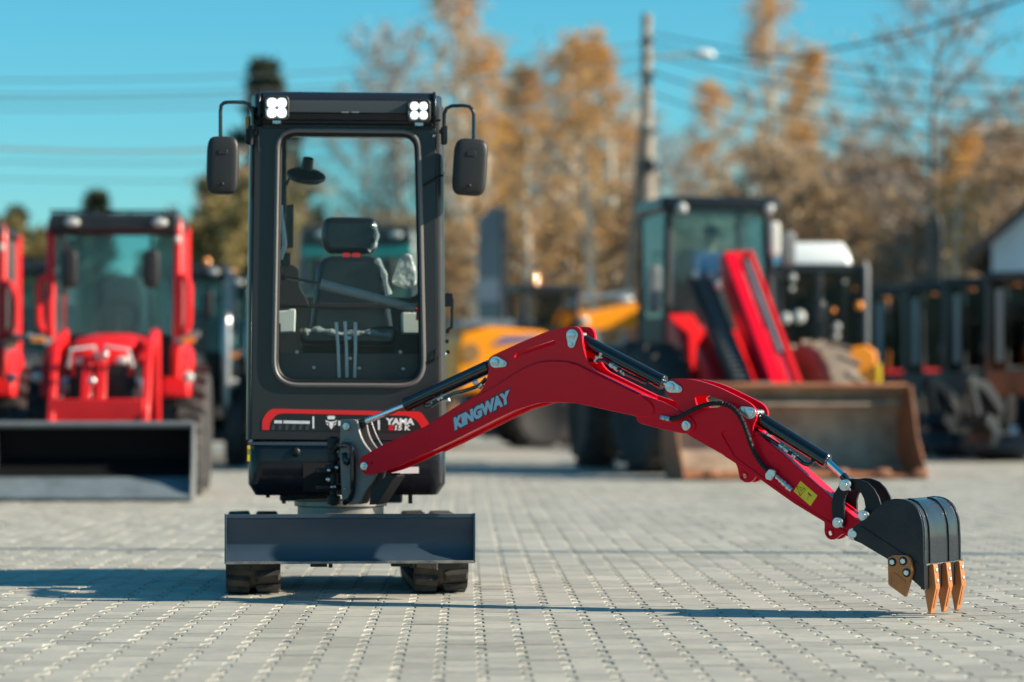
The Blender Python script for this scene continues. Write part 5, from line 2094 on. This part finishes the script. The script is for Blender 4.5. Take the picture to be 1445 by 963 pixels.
b.prism([(x, -.35, z) for x, z in [(.62, 1.5), (.62, 2.10), (.75, 2.28), (1.2, 2.22), (1.9, 2.38), (2.15, 2.36), (2.15, 2.02), (1.8, 1.98), (1.1, 1.92), (.86, 1.90), (.86, 1.5)]], (0, .22, 0))
b.prism([(x, .15, z) for x, z in [(.62, 1.5), (.62, 2.10), (.75, 2.28), (1.2, 2.22), (1.9, 2.38), (2.15, 2.36), (2.15, 2.02), (1.8, 1.98), (1.1, 1.92), (.86, 1.90), (.86, 1.5)]], (0, .22, 0))
la = each(b, 'lifting_arm', YEL, yl, bevel=.03)[0]
b = MB()
b.ball((.82, -.40, 2.38), .13, 12, 8)
b.ball((1.02, -.40, 2.08), .09, 12, 8)
b.ball((1.75, -.38, 2.45), (.14, .05, .06), 10, 7)
each(b, 'work_lamp', LAMP, la)
b = MB()
b.tube([(1.0, -.24, 2.45), (1.9, -.24, 2.55)], .06, 10)
b.build('lift_cylinder', LIPB, la)
b = MB()
b.prism([(x, -.9, z) for x, z in [(2.1, 1.7), (2.35, 1.55), (2.6, 1.6), (2.5, 2.0), (2.3, 2.4), (2.1, 2.35)]], (0, 1.8, 0))
b.build('bucket', RUSTE, yl, bevel=.03)
b = MB()
b.bx(-1.0, 1.4, -.4, .4, .5, .95)
b.build('chassis', TDARK, yl, bevel=.03)
for x in (.22, 1.10):
    for y in (-.72, .72):
        wheel(yl, (x, y, .52), .52, .34, TYRE, TGREY, 16, axis=(0, 1, 0))
b = MB()
b.bx(.9, 1.4, -.55, -.45, 1.0, 1.4)
b.build('red_panel', TRED, yl, bevel=.02)
b = MB()
b.prism([(x, -1.0, z) for x, z in [(-1.75, .05), (-1.2, .02), (-1.1, .5), (-1.3, .75), (-1.6, .5)]], (0, 1.6, 0))
b.build('rear_scoop', RUSTE, yl, bevel=.03)
place(yl, .10, 49.5, rad(14))

# ------------------------------------------------------------------ row of black mini excavators on the right
def mini(label, panel):
    t = thing('mini_excavator', label, 'excavator', 'black mini excavators parked in a row')
    for s in (-1, 1):
        b = MB()
        pts = [(s * .40 - .11, y, z) for y, z, *_ in [((-.52 + .17 * math.cos(rad(a))), .17 + .17 * math.sin(rad(a))) for a in range(90, 271, 15)] + [((.52 + .17 * math.cos(rad(a))), .17 + .17 * math.sin(rad(a))) for a in range(-90, 91, 15)]]
        b.prism(pts, (.22, 0, 0))
        tr = b.build('track', RUB, t, bevel=.01)
        b = MB()
        for y in (-.52, .52):
            b.lathe((s * .40 + s * .10, y, .17), (s, 0, 0), [(0, .11), (.02, .11), (.025, .06), (.03, .04)], 18)
        each(b, 'track_wheel', TGREY, tr)
    b = MB()
    b.bx(-.5, .5, -1.02, -.98, .14, .36)
    b.build('dozer_blade', BLADEB, t, bevel=.005)
    b = MB()
    b.bx(-.29, .29, -.9, .4, .15, .33)
    b.cyl((0, .1, .3), (0, .1, .45), .24, n=20)
    each(b, 'undercarriage', SATB, t)
    b = MB()
    b.prism([(x * .001, y * .001, .45) for x, y in fillet([(-480, -500), (480, -500), (470, 900), (-470, 900)], [60, 60, 250, 250], 5)], (0, 0, .30))
    hs = b.build('lower_body', panel, t, bevel=.02)
    if panel is RED:
        b = MB()
        b.bx(-.45, .45, -.47, -.435, .86, 1.20)
        b.bx(.47, .50, -.40, .65, .86, 1.32)
        each(b, 'red_panel', TRED, t, bevel=.012)
    b = MB()
    b.bx(-.10, .10, -.85, -.45, .45, .85)
    b.bx(-.05, .05, -1.0, -.8, .5, .75)
    each(b, 'swing_bracket', SATB, t, bevel=.01)
    b = MB()
    b.ball((.485, -.38, .64), (.03, .10, .10), 14, 8)
    b.build('yellow_mark', YELP, t)
    b = MB()
    b.prism([(-.06, y, z) for y, z in [(-.95, .60), (-.80, .70), (-1.25, 1.02), (-1.70, 1.12), (-1.74, 1.0), (-1.38, .92)]], (.12, 0, 0))
    bo = b.build('boom', TDARK, t, bevel=.01)
    b = MB()
    b.prism([(-.05, y, z) for y, z in [(-1.66, 1.13), (-1.78, 1.06), (-1.50, .50), (-1.40, .52)]], (.10, 0, 0))
    b.build('stick', TDARK, t, bevel=.01)
    b = MB()
    b.prism([(-.17, y, z) for y, z in [(-1.5, .62), (-1.25, .58), (-1.15, .35), (-1.30, .20), (-1.42, .25), (-1.36, .4), (-1.55, .5)]], (.34, 0, 0))
    b.build('bucket', BUCK, t, bevel=.008)
    b = MB()
    for x, y, zz in ((-.44, -.38, 2.38), (.44, -.38, 2.38), (-.44, .70, 2.38), (.44, .70, 2.38), (.44, .16, 2.38)):
        b.bx(x - .035, x + .035, y - .04, y + .04, .75, zz)
    b.bx(-.46, .46, -.43, -.38, .75, 1.18)
    b.bx(.42, .465, .20, .70, .75, 1.50)
    b.bx(.42, .465, -.38, .14, .75, 1.48)
    b.bx(-.465, -.42, -.38, .70, .75, 1.2)
    b.bx(-.46, .46, .69, .73, .75, 1.85)
    cf = each(b, 'cab_frame', MATS.get('row_cab_paint') or mat('row_cab_paint', (0.04, 0.041, 0.045), 0.35, coat=0.3), t, bevel=.012)[0]
    b = MB()
    b.prism([(x * .001, y * .001, 2.36) for x, y in fillet([(-490, -470), (490, -470), (480, 760), (-480, 760)], 70, 4)], (0, 0, .13))
    rf_ = b.build('roof', ROOFB, t, bevel=.025, seg=3)
    b = MB()
    b.bx(-.41, .41, -.40, -.394, 1.18, 2.36)
    b.build('windscreen', DGL, t)
    b = MB()
    for x in (-.445, .445):
        b.bx(x - .003, x + .003, -.34, .12, 1.22, 2.34)
        b.bx(x - .003, x + .003, .20, .66, 1.25, 2.34)
    each(b, 'side_window', DGL, t)
    b = MB()
    b.bx(-.31, -.22, -.412, -.406, 1.30, 2.26)
    b.build('glass_sheen', FILM, t)  # pale strip stands in for the sky reflected in the windscreen
    b = MB()
    b.bx(-.40, .40, .70, .706, 1.85, 2.36)
    b.build('rear_window', DGL, t)
    b = MB()
    b.ball((0, .25, 1.45), (.23, .09, .36), 14, 10, sup=.5)
    b.ball((0, .08, 1.12), (.24, .22, .09), 14, 8, sup=.5)
    each(b, 'seat', SEATM, t)
    b = MB()
    b.ball((.1, .05, 1.75), (.06, .05, .13), 10, 7)
    b.ball((.12, -.3, 1.5), (.08, .04, .10), 10, 7)
    each(b, 'plastic_bag', BAG, t)
    b = MB()
    b.lathe((.56, -.34, 2.38), (.12, -.1, -1), [(-.10, .08), (-.08, .115), (.09, .115), (.11, .09)], 14)
    bc_ = b.build('beacon', ORG, t)
    b = MB()
    b.lathe((.56, -.34, 2.27), (.12, -.1, -1), [(0, .085), (.03, .09), (.09, .08), (.12, .04)], 14)
    b.build('beacon_lamp', LAMP, bc_)
    b = MB()
    b.bx(.46, .50, -.05, .10, 1.3, 1.55)
    b.build('orange_marker', ORG, t, bevel=.01)
    return t


m1 = mini('black mini excavator with red lower body at the far end of the row', RED)
m2 = mini('all black mini excavator in the middle of the right hand row', HOUSEB)
index_kids()
row = [(5.55, 47.2, m1, None), (6.02, 45.3, m1, 'black mini excavator with red lower body beside the orange loader bucket edge'), (6.30, 43.4, m2, None),
       (6.62, 41.5, m2, 'black mini excavator second from the right edge of the picture'), (6.90, 39.6, m2, 'black mini excavator cut by the right edge of the picture'), (7.95, 37.4, m2, None)]
seen = set()
for x, y, src, lab in row[:5]:
    if src.name in seen:
        o = dup(src)
        o['label'] = lab
    else:
        o = src
        seen.add(src.name)
    place(o, x, y, rad(-38), 1.0)

# ------------------------------------------------------------------ street furniture and building
sg = thing('totem_sign', 'tall grey totem sign with slanted top among the trees', 'sign')
b = MB()
b.prism([(-.26, -.12, .6), (.26, -.12, .6), (.26, -.12, 4.62), (.05, -.12, 4.66), (-.26, -.12, 4.36)], (0, .24, 0))
sp_ = b.build('panel', SIGNG, sg, bevel=.01)
b = MB()
b.bx(.262, .30, -.14, .14, .6, 4.6)
b.build('edge_trim', TDARK, sp_)
b = MB()
b.bx(-.18, .18, -.09, .09, 0, .6)
b.build('base', TDARK, sg)
b = MB()
b.bx(-.24, .24, -.124, -.121, 2.75, 3.2)
b.build('pale_patch', mat('sign_pale', (.34, .33, .36), .5), sp_)
place(sg, (694 - CX) / FPX * 60, 60, rad(-25))

hs = thing('house', 'blue grey gabled house at the right edge behind the row', 'house')
b = MB()
b.prism([(0, 0, 0), (8, 0, 0), (8, 0, 4.0), (4, 0, 7.4), (0, 0, 4.0)], (0, 9, 0))
b.build('wall', HWALL, hs)
for k, (xa, xb) in enumerate(((-.55, 4.05), (8.55, 3.95))):
    b = MB()
    za = 4.0 - .55 * .85
    b.prism([(xa, -.45, za), (xb, -.45, 7.45), (xb, -.45, 7.72), (xa, -.45, za + .22)], (0, 10, 0))
    b.build('roof', HROOF, hs)
b = MB()
b.bx(3, 4.4, -.05, .02, 1.0, 2.4)
wf = b.build('window', TGREY, hs)
b = MB()
b.bx(3.1, 4.3, -.06, -.045, 1.1, 2.3)
b.build('pane', DGL, wf)
place(hs, (1400 - CX) / FPX * 62, 62, rad(-13))

sl_ = thing('street_lamp', 'short dark lamp post with curved head before the bare tree', 'street lamp')
b = MB()
b.tube([(0, 0, 0), (0, 0, 3.9), (-.03, 0, 4.15), (-.12, 0, 4.28), (-.25, 0, 4.33)], [.08, .06, .055, .05, .045], 10)
b.build('post', TDARK, sl_)
b = MB()
b.ball((-.33, 0, 4.31), (.14, .07, .05), 12, 8)
b.build('lamp_head', TGREY, sl_)
place(sl_, (1327 - CX) / FPX * 56, 56)

pl_ = thing('utility_pole', 'tall braced concrete utility pole with a street light arm', 'pole')
PX, PY = (913 - CX) / FPX * 60, 60.0


def zpx(y, d=60.0):
    return P(900, y, d).z


b = MB()
b.tube([(0, 0, 0), (0, 0, zpx(20))], [.19, .10], 10)
b.build('shaft', POLE, pl_)
b = MB()
b.tube([(-.62, .3, 0), (-.08, .05, zpx(190))], [.13, .09], 8)
b.tube([(.30, .35, 0), (.06, .05, zpx(170))], [.10, .08], 8)
each(b, 'brace', POLE, pl_)
b = MB()
for y, hw in ((60, .14), (105, .16), (185, .2), (236, .26)):
    b.bx(-hw, hw, -.14, -.04, zpx(y) - .045, zpx(y) + .045)
each(b, 'bracket', TGREY, pl_)
b = MB()
for y in (48, 75, 100, 130, 180):
    b.lathe((.0, -.20, zpx(y)), (0, 0, 1), [(0, .03), (.02, .055), (.05, .03), (.07, .055), (.10, .03)], 10)
each(b, 'insulator', PALE, pl_)
b = MB()
b.bx(-.10, .14, -.3, -.16, zpx(246), zpx(226))
b.build('switch_box', TDARK, pl_, bevel=.01)
b = MB()
b.tube([(.05, 0, zpx(82)), (.95, -.1, zpx(78))], .035, 8)
la_ = b.build('lamp_arm', WHITEP, pl_)
b = MB()
b.ball((1.12, -.12, zpx(78)), (.25, .12, .10), 18, 10)
b.build('lamp_head', WHITEC, la_)
pl_.location = (PX, PY, 0)

# overhead lines: every wire hangs from the pole (or its crossing point) and runs out of the picture
wl_ = 'overhead lines strung from the utility pole'


def wirept(x, y, d):
    return P(x, y, d)


wires = [('faint third wire running right between the pole top wires', (913, 74, 60), (1530, 165, 52), .3, .016),
         ('thin wire sagging over the brown trees right of the pole', (913, 130, 60), (1530, 250, 48), .3, .017),
         ('first and highest faint wire across the sky left of the pole', (913, 62, 60), (-160, 112, 52), .25, .012),
         ('second faint wire left of the pole just below the highest one', (913, 78, 60), (-160, 131, 52), .3, .012),
         ('third faint wire left of the pole close under the second', (913, 86, 60), (-160, 139, 52), .3, .012),
         ('fourth faint wire left of the pole over the cab roof', (913, 100, 60), (-160, 152, 52), .3, .010),
         ('darker thick cable left of the pole reaching the left mirror', (913, 104, 60), (-160, 198, 44), .7, .020),
         ('low thin wire left of the cab below the darker cable', (913, 190, 60), (-160, 222, 54), .3, .010),
         ('lowest thin wire left of the cab above the red tractor roof', (913, 236, 60), (-160, 247, 56), .2, .009),
         ('dark cable rising steeply from the street light to the upper right corner', (985, 82, 60), (1520, -32, 40), .35, .022),
         ('dark cable falling from the pole towards the right edge', (913, 100, 60), (1530, 197, 50), .35, .019),
         ('faint upper wire running right from the pole top', (913, 46, 60), (1530, 118, 54), .2, .015),
         ('faint second wire running right from below the pole top', (913, 60, 60), (1530, 140, 54), .25, .015),
         ('faint low wire behind the red loader cab right of the pole', (913, 236, 60), (1530, 262, 60), .2, .012),
         ('short slanting wire beside the bare tree near the house', (1200, 262, 58), (1530, 178, 50), .15, .010)]
for lab, a, c, sag, r in wires:
    A_, C_ = wirept(*a), wirept(*c)
    b = MB()
    b.tube([A_.lerp(C_, k / 16) - V((0, 0, sag * 4 * (k / 16) * (1 - k / 16))) for k in range(17)], r, 6)
    tag(b.build('power_line', WIRE), lab, 'power line', wl_)

# a slim post just outside the right edge of the picture lays its thin shadow across the yard
lp = thing('lamp_post', 'slim grey lamp post beyond the right edge, laying a thin shadow over the pavers', 'lamp post')
b = MB()
b.tube([(0, 0, 0), (0, 0, .9), (0, 0, .92), (0, 0, 6.6)], [.11, .10, .075, .06], 12)
b.build('post', TGREY, lp)
b = MB()
b.box((-.2, 0, 6.6), (.3, .09, .04))
b.build('lamp_head', TGREY, lp, bevel=.02)
lp.location = (4.6, 16.0, 0)
# ================================================================== autumn trees
def leafmat(name, ca, cb, trans=0.25):
    m = bpy.data.materials.new(name)
    m.use_nodes = True
    t = m.node_tree
    b = t.nodes['Principled BSDF']
    b.inputs['Roughness'].default_value = 0.6
    at = t.nodes.new('ShaderNodeAttribute')
    at.attribute_name = 'tone'
    mx = t.nodes.new('ShaderNodeMix')
    mx.data_type = 'RGBA'
    mx.inputs[6].default_value = (*ca, 1)
    mx.inputs[7].default_value = (*cb, 1)
    t.links.new(at.outputs['Fac'], mx.inputs[0])
    t.links.new(mx.outputs[2], b.inputs['Base Color'])
    tl = t.nodes.new('ShaderNodeBsdfTranslucent')
    t.links.new(mx.outputs[2], tl.inputs[0])
    ms = t.nodes.new('ShaderNodeMixShader')
    ms.inputs[0].default_value = trans
    t.links.new(b.outputs[0], ms.inputs[1])
    t.links.new(tl.outputs[0], ms.inputs[2])
    t.links.new(ms.outputs[0], t.nodes['Material Output'].inputs[0])
    return m


L_GOLD = leafmat('leaf_gold', (0.56, 0.26, 0.055), (0.74, 0.46, 0.15), 0.45)
L_RUST = leafmat('leaf_rust', (0.29, 0.195, 0.12), (0.50, 0.35, 0.19))
L_OLIVE = leafmat('leaf_olive', (0.17, 0.14, 0.05), (0.38, 0.29, 0.11))
L_PINE = leafmat('leaf_pine', (0.04, 0.058, 0.035), (0.10, 0.115, 0.06), 0.15)
L_TWIG = leafmat('leaf_twig', (0.32, 0.25, 0.20), (0.50, 0.40, 0.32), 0.1)  # leaf and twig colours lightened in place of distance haze
BIRCH = mat('birch_bark', (0.70, 0.66, 0.56), 0.8, bump=0.3, bscale=8, var=0.9, vscale=2.2, c2=(0.24, 0.20, 0.17))
BARK = mat('hazed_bark', (0.26, 0.21, 0.175), 0.9, bump=0.4, bscale=8, var=0.5, vscale=3)  # bark tone raised to imitate haze over the far trees


def leaves(name, pts, sizes, rg, m, parent, stretch=1.6):
    n = len(pts)
    pts = np.array(pts)
    d = rg.normal(size=(n, 3))
    d /= np.linalg.norm(d, axis=1, keepdims=True)
    e = np.cross(d, rg.normal(size=(n, 3)))
    e /= np.linalg.norm(e, axis=1, keepdims=True)
    s = np.array(sizes)[:, None]
    u, v = d * s * stretch * .5, e * s * .5
    # a leaf cluster: a pointed, slightly folded four-corner patch
    k = np.cross(u, v) / np.maximum(s, 1e-6) * .5
    co = np.stack([pts - u, pts - v * .9 + k, pts + u, pts + v * .9 + k], 1).reshape(-1, 3)
    me = bpy.data.meshes.new(name)
    me.vertices.add(4 * n)
    me.vertices.foreach_set('co', co.ravel())
    me.loops.add(4 * n)
    me.loops.foreach_set('vertex_index', np.arange(4 * n))
    me.polygons.add(n)
    me.polygons.foreach_set('loop_start', np.arange(0, 4 * n, 4))
    at = me.attributes.new('tone', 'FLOAT', 'FACE')
    at.data.foreach_set('value', np.clip(rg.normal(.5, .28, n), 0, 1))
    me.polygons.foreach_set('use_smooth', np.zeros(n, bool))
    me.update(calc_edges=True)
    me.materials.append(m)
    o = bpy.data.objects.new(name, me)
    col.objects.link(o)
    o.parent = parent
    return o


def make_tree(name, label, group, seed, h, kind):
    rg = np.random.default_rng(seed)
    rn = random.Random(seed)
    t = thing(name, label, 'tree', group)
    b = MB()
    pts, n = [], 9
    x = y = 0.0
    for i in range(n + 1):
        pts.append((x, y, h * .96 * i / n))
        x += rn.uniform(-.16, .16) * h / 14
        y += rn.uniform(-.16, .16) * h / 14
    r0 = {'birch': .017, 'bare': .016, 'pine': .017, 'bush': .012, 'round': .017}[kind] * h
    b.tube(pts, [max(.012, r0 * (1 - .93 * i / n)) for i in range(n + 1)], 8)
    twig = MB()
    LP, LS = [], []

    def at_h(z):
        f = min(max(z / (h * .96) * n, 0), n - .001)
        i = int(f)
        return V(pts[i]).lerp(V(pts[i + 1]), f - i)
    spec = {'birch': (34, .30, .98, .135, 42), 'bare': (34, .22, .97, .27, 0), 'pine': (46, .18, .99, .24, 0), 'bush': (26, .05, .95, .45, 30), 'round': (34, .2, .95, .42, 30)}[kind]
    nl, z0, z1, ln, up = spec
    for k in range(nl):
        f = z0 + (z1 - z0) * (k + rn.random()) / nl
        az = k * 2.4 + rn.uniform(-.5, .5)
        p = at_h(f * h)
        g = (f - z0) / (z1 - z0)
        if kind == 'pine':
            L = h * ln * (1.05 - g) * rn.uniform(.75, 1.1)
            el = rad(rn.uniform(-12, 12))
        elif kind == 'birch':
            L = h * ln * (math.sin(math.pi * (.12 + .80 * g)) * .95 + .05) * rn.uniform(.7, 1.1)
            el = rad(rn.uniform(30, 62))
        else:
            L = h * ln * (math.sin(math.pi * (.18 + .72 * g)) * .9 + .1) * rn.uniform(.65, 1.1)
            el = rad(rn.uniform(20, 60))
        d = V((math.cos(az) * math.cos(el), math.sin(az) * math.cos(el), math.sin(el)))
        lp = [p]
        for q in range(4):
            d = (d + V((rn.uniform(-.18, .18), rn.uniform(-.18, .18), rn.uniform(-.10, .16)))).normalized()
            lp.append(lp[-1] + d * L / 4)
        rr = max(.010, r0 * .36 * (1 - .75 * g))
        b.tube(lp, [rr, rr * .75, rr * .55, rr * .35, rr * .16], 5, cap=False)
        for q in range({'pine': 4, 'bare': 12, 'birch': 8}.get(kind, 7)):
            s = rn.uniform(.2, 1) * 4
            i = min(int(s), 3)
            o_ = lp[i].lerp(lp[i + 1], s - i)
            dd = (d + V((rn.gauss(0, .8), rn.gauss(0, .8), rn.gauss(.1, .5)))).normalized()
            tl = L * rn.uniform(.2, .45)
            mid = o_ + dd * tl * .5 + V((0, 0, tl * .04))
            end = o_ + dd * tl
            if kind == 'birch':
                end.z -= tl * .25
            twig.tube([o_, mid, end], [rr * .28 + .008, rr * .18 + .007, .005], 3, cap=False)
            cnt = {'birch': int(3 + 15 * max(0, g - .15)), 'bare': 6, 'pine': 15, 'bush': 44, 'round': 20}[kind]
            for c in range(cnt):
                w_ = rn.random()
                pp = o_.lerp(end, w_) + V((rn.gauss(0, .035 * h * .5), rn.gauss(0, .035 * h * .5), rn.gauss(0, .03 * h * .5))) * (.95 if kind != 'pine' else .35)
                LP.append(tuple(pp))
                LS.append(rn.uniform(.10, .24) * {'birch': .62, 'bare': .55, 'pine': 1.3, 'bush': .75, 'round': .72}[kind])
    lm = {'birch': L_GOLD, 'bare': L_TWIG, 'pine': L_PINE, 'bush': L_OLIVE, 'round': L_RUST}[kind]
    bm_m = {'birch': BIRCH}.get(kind, BARK)
    tr = b.build('trunk', bm_m, t, angle=60)
    tw = twig.build('twigs', BARK, t, angle=60)
    tw['kind'] = 'stuff'
    leaves('crown', LP, LS, rg, lm, t, stretch=3.0 if kind == 'pine' else 1.6)
    return t


GB, GR, GO, GP, GN = 'golden birches behind the machines', 'rust brown trees in the wood', 'olive bushes at the left', 'dark evergreens', 'bare grey trees'
protos = {
    'b1': make_tree('birch_tree', '', GB, 11, 15.0, 'birch'),
    'b2': make_tree('birch_tree', '', GB, 12, 13.0, 'birch'),
    'b3': make_tree('birch_tree', '', GB, 13, 14.0, 'birch'),
    'n1': make_tree('bare_tree', '', GN, 21, 13.0, 'bare'),
    'n2': make_tree('bare_tree', '', GN, 22, 11.0, 'bare'),
    'r1': make_tree('oak_tree', '', GR, 31, 7.0, 'round'),
    'r2': make_tree('oak_tree', '', GR, 32, 8.0, 'round'),
    'o1': make_tree('bush', '', GO, 41, 5.0, 'bush'),
    'p1': make_tree('pine_tree', '', GP, 51, 9.0, 'pine'),
    'p2': make_tree('pine_tree', '', GP, 52, 7.0, 'pine'),
}
index_kids()
used = set()


def tree(key, px, d, ytop, label, rz):
    """px = picture column of the trunk, d = metres from the camera, ytop = picture row of the tip"""
    o = protos[key]
    hgt = (o.get('h') or {'b1': 15, 'b2': 13, 'b3': 14, 'n1': 13, 'n2': 11, 'r1': 7, 'r2': 8, 'o1': 5, 'p1': 9, 'p2': 7}[key])
    if key in used:
        o = dup(o)
    used.add(key)
    o['label'] = label
    z = P(px, ytop, d).z
    s = z / hgt
    o.location = ((px - CX) / FPX * d, d, 0)
    o.rotation_euler = (0, 0, rz)
    o.scale = (s, s, s)
    return o


TL_ = [
    ('b1', 655, 72, -70, 'tallest golden birch rising above the right mirror', 0.3),
    ('b3', 678, 64, 60, 'thin golden birch just right of the tallest one', 1.3),
    ('b2', 742, 61, 95, 'pale trunked birch above the yellow loader cab', 2.1),
    ('b1', 800, 84, 62, 'sparse birch between the mirror and the utility pole', 3.9),
    ('b3', 835, 60, 45, 'birch with the thick white trunk left of the utility pole', 5.0),
    ('b2', 868, 88, 60, 'narrow birch touching the left side of the utility pole', 0.9),
    ('b1', 1083, 78, -15, 'tall orange topped birch above the red loader cab', 4.4),
    ('b2', 1130, 86, 70, 'golden birch right of the orange topped one', 2.7),
    ('b3', 1010, 92, 120, 'faint birch under the street light', 0.1),
    ('n1', 1322, 66, -60, 'tall bare grey tree behind the short lamp post', 1.0),
    ('b2', 1345, 62, 190, 'leaning white birch trunk beside the bare tree', 3.3),
    ('n2', 1235, 85, 200, 'bare tree above the white roof pod', 2.0),
    ('n1', 1400, 80, 130, 'bare tree over the house roof', 0.4),
    ('n2', 570, 86, 50, 'faint bare tree behind the right end of the cab roof', 3.0),
    ('n1', 520, 90, 150, 'bare tree seen through the windscreen top', 5.2),
    ('n2', 720, 92, 130, 'bare tree between the pale trunked birch and mirror', 4.0),
    ('n1', 770, 95, 90, 'bare tree behind the sparse birch', 0.7),
    ('n2', 905, 90, 170, 'bare tree directly behind the utility pole', 1.8),
    ('n1', 950, 94, 190, 'bare tree between the pole and the loader cab', 2.6),
    ('n2', 1180, 80, 165, 'bare tree left of the white roof pod', 0.2),
    ('n1', 1280, 90, 150, 'bare tree above the first black mini excavators', 5.6),
    ('r1', 640, 70, 330, 'low rust brown tree right of the cab', 0.5),
    ('r2', 700, 76, 290, 'rust brown tree around the grey totem sign', 1.5),
    ('r1', 765, 72, 310, 'ochre brown tree behind the yellow loader', 2.5),
    ('r2', 860, 74, 300, 'rust brown tree left of the pole foot', 3.5),
    ('r1', 945, 78, 320, 'brown tree behind the red loader roof', 4.5),
    ('r2', 1100, 74, 235, 'large rust tree between the loader and white pod', 5.5),
    ('r1', 1165, 70, 275, 'brown tree above the white roof pod', 0.8),
    ('r2', 1225, 80, 260, 'brown tree behind the row of mini excavators', 1.8),
    ('r1', 1275, 68, 300, 'dark brown round tree left of the lamp post', 2.8),
    ('r2', 1370, 78, 215, 'rust tree above the mini excavators near the house', 3.8),
    ('r1', 1440, 85, 190, 'orange brown tree behind the house roof', 4.8),
    ('r2', 560, 78, 320, 'brown tree seen through the excavator cab', 5.8),
    ('r1', 460, 82, 330, 'brown tree behind the seat headrest', 0.1),
    ('o1', 300, 66, 318, 'yellow green bush behind the dark tractors', 0.4),
    ('o1', 338, 70, 288, 'taller olive bush beside the cab left edge', 2.0),
    ('r1', 358, 74, 250, 'orange tinged tree touching the cab left edge', 3.2),
    ('o1', 276, 74, 335, 'low yellow green bush right of the red tractor roof', 1.7),
    ('r1', 322, 76, 300, 'rounded orange tinged tree under the left mirror', 2.6),
    ('o1', 30, 72, 340, 'low olive bush at the far left', 3.4),
    ('p1', 300, 80, 225, 'dark pine under the left mirror', 0.2),
    ('p2', 345, 84, 205, 'dark pine between the mirror and cab', 1.2),
    ('p1', 387, 88, 78, 'tall dark pine peeping over the cab roof', 2.2),
    ('p2', 145, 78, 268, 'dark round topped pine above the red tractor roof', 3.2),
    ('p2', 42, 84, 292, 'narrow conifer left of the red tractor', 4.2),
    ('p1', 8, 90, 318, 'small conifer at the left edge of the picture', 5.2),
    ('o1', 80, 80, 350, 'olive bush behind the black cabbed tractor', 1.1),
    ('r2', 1320, 92, 260, 'brown tree behind the tall bare tree', 0.9),
    ('o1', 420, 76, 360, 'olive bush seen through the left of the windscreen', 5.0),
]
TL_ += [
    ('n2', 616, 92, 190, 'bare tree just right of the cab roof edge', .3),
    ('n1', 672, 96, 170, 'bare tree rising over the right mirror body', 1.1),
    ('b2', 713, 90, 165, 'thin birch straight above the grey totem sign', 2.0),
    ('n1', 762, 98, 215, 'bare tree above the yellow loader beacon', 2.9),
    ('n2', 815, 96, 160, 'slender bare tree beside the thick white trunk', 3.6),
    ('b3', 888, 98, 175, 'faint birch just left of the utility pole bracket', 4.4),
    ('n1', 968, 98, 225, 'bare tree low under the street light lamp head', 5.1),
    ('n2', 1048, 96, 190, 'bare tree over the middle of the red loader roof', 5.8),
    ('b2', 1150, 94, 180, 'slender birch left above the white roof pod', .7),
    ('n1', 1212, 98, 215, 'bare tree above the left end of the mini excavator row', 1.5),
    ('n2', 1258, 92, 230, 'small bare tree above the first beacon of the row', 2.4),
    ('b3', 1424, 90, 200, 'thin birch over the slope of the house roof', 3.3),
]
for a in TL_:
    tree(*a)
# the far wood: one mass of trunks, twigs and remaining leaves
rg = np.random.default_rng(99)
LP, LS, LP2, LS2 = [], [], [], []
b = MB()
for k in range(230):
    px = rg.uniform(600, 1560) if k < 190 else rg.uniform(-120, 600)
    d = rg.uniform(95, 135)
    X = (px - CX) / FPX * d
    top = rg.uniform(4.0, 8.5) if k < 190 else rg.uniform(3, 5.5)
    b.tube([(X, d, 0), (X + rg.normal(0, .15), d, top * .5), (X + rg.normal(0, .3), d, top)], [.11, .07, .02], 5, cap=False)
    m = int(150)
    for q in range(m):
        f = rg.random() ** .8
        w_ = 1.5 * (1.05 - f) + .25
        (LP if q % 3 else LP2).append((X + rg.normal(0, w_ * .6), d + rg.normal(0, w_), top * (.08 + .95 * f)))
        (LS if q % 3 else LS2).append(rg.uniform(.08, .24))
fw = b.build('far_wood', BARK, None, angle=60)
fw['kind'] = 'stuff'
leaves('wood_leaves', LP, LS, rg, L_RUST, fw)
leaves('wood_twigs', LP2, LS2, rg, L_TWIG, fw, stretch=3.5)
# rough bank of dry grass and scrub at the foot of the wood
GP_, GS_ = [], []
for k in range(9000):
    d = rg.uniform(66, 100)
    GP_.append((rg.uniform(-.185, .185) * d, d, abs(rg.normal(0, .45))))
    GS_.append(rg.uniform(.1, .35))
sc2 = leaves('scrub', GP_, GS_, rg, L_OLIVE, None, stretch=2.5)
sc2['kind'] = 'stuff'
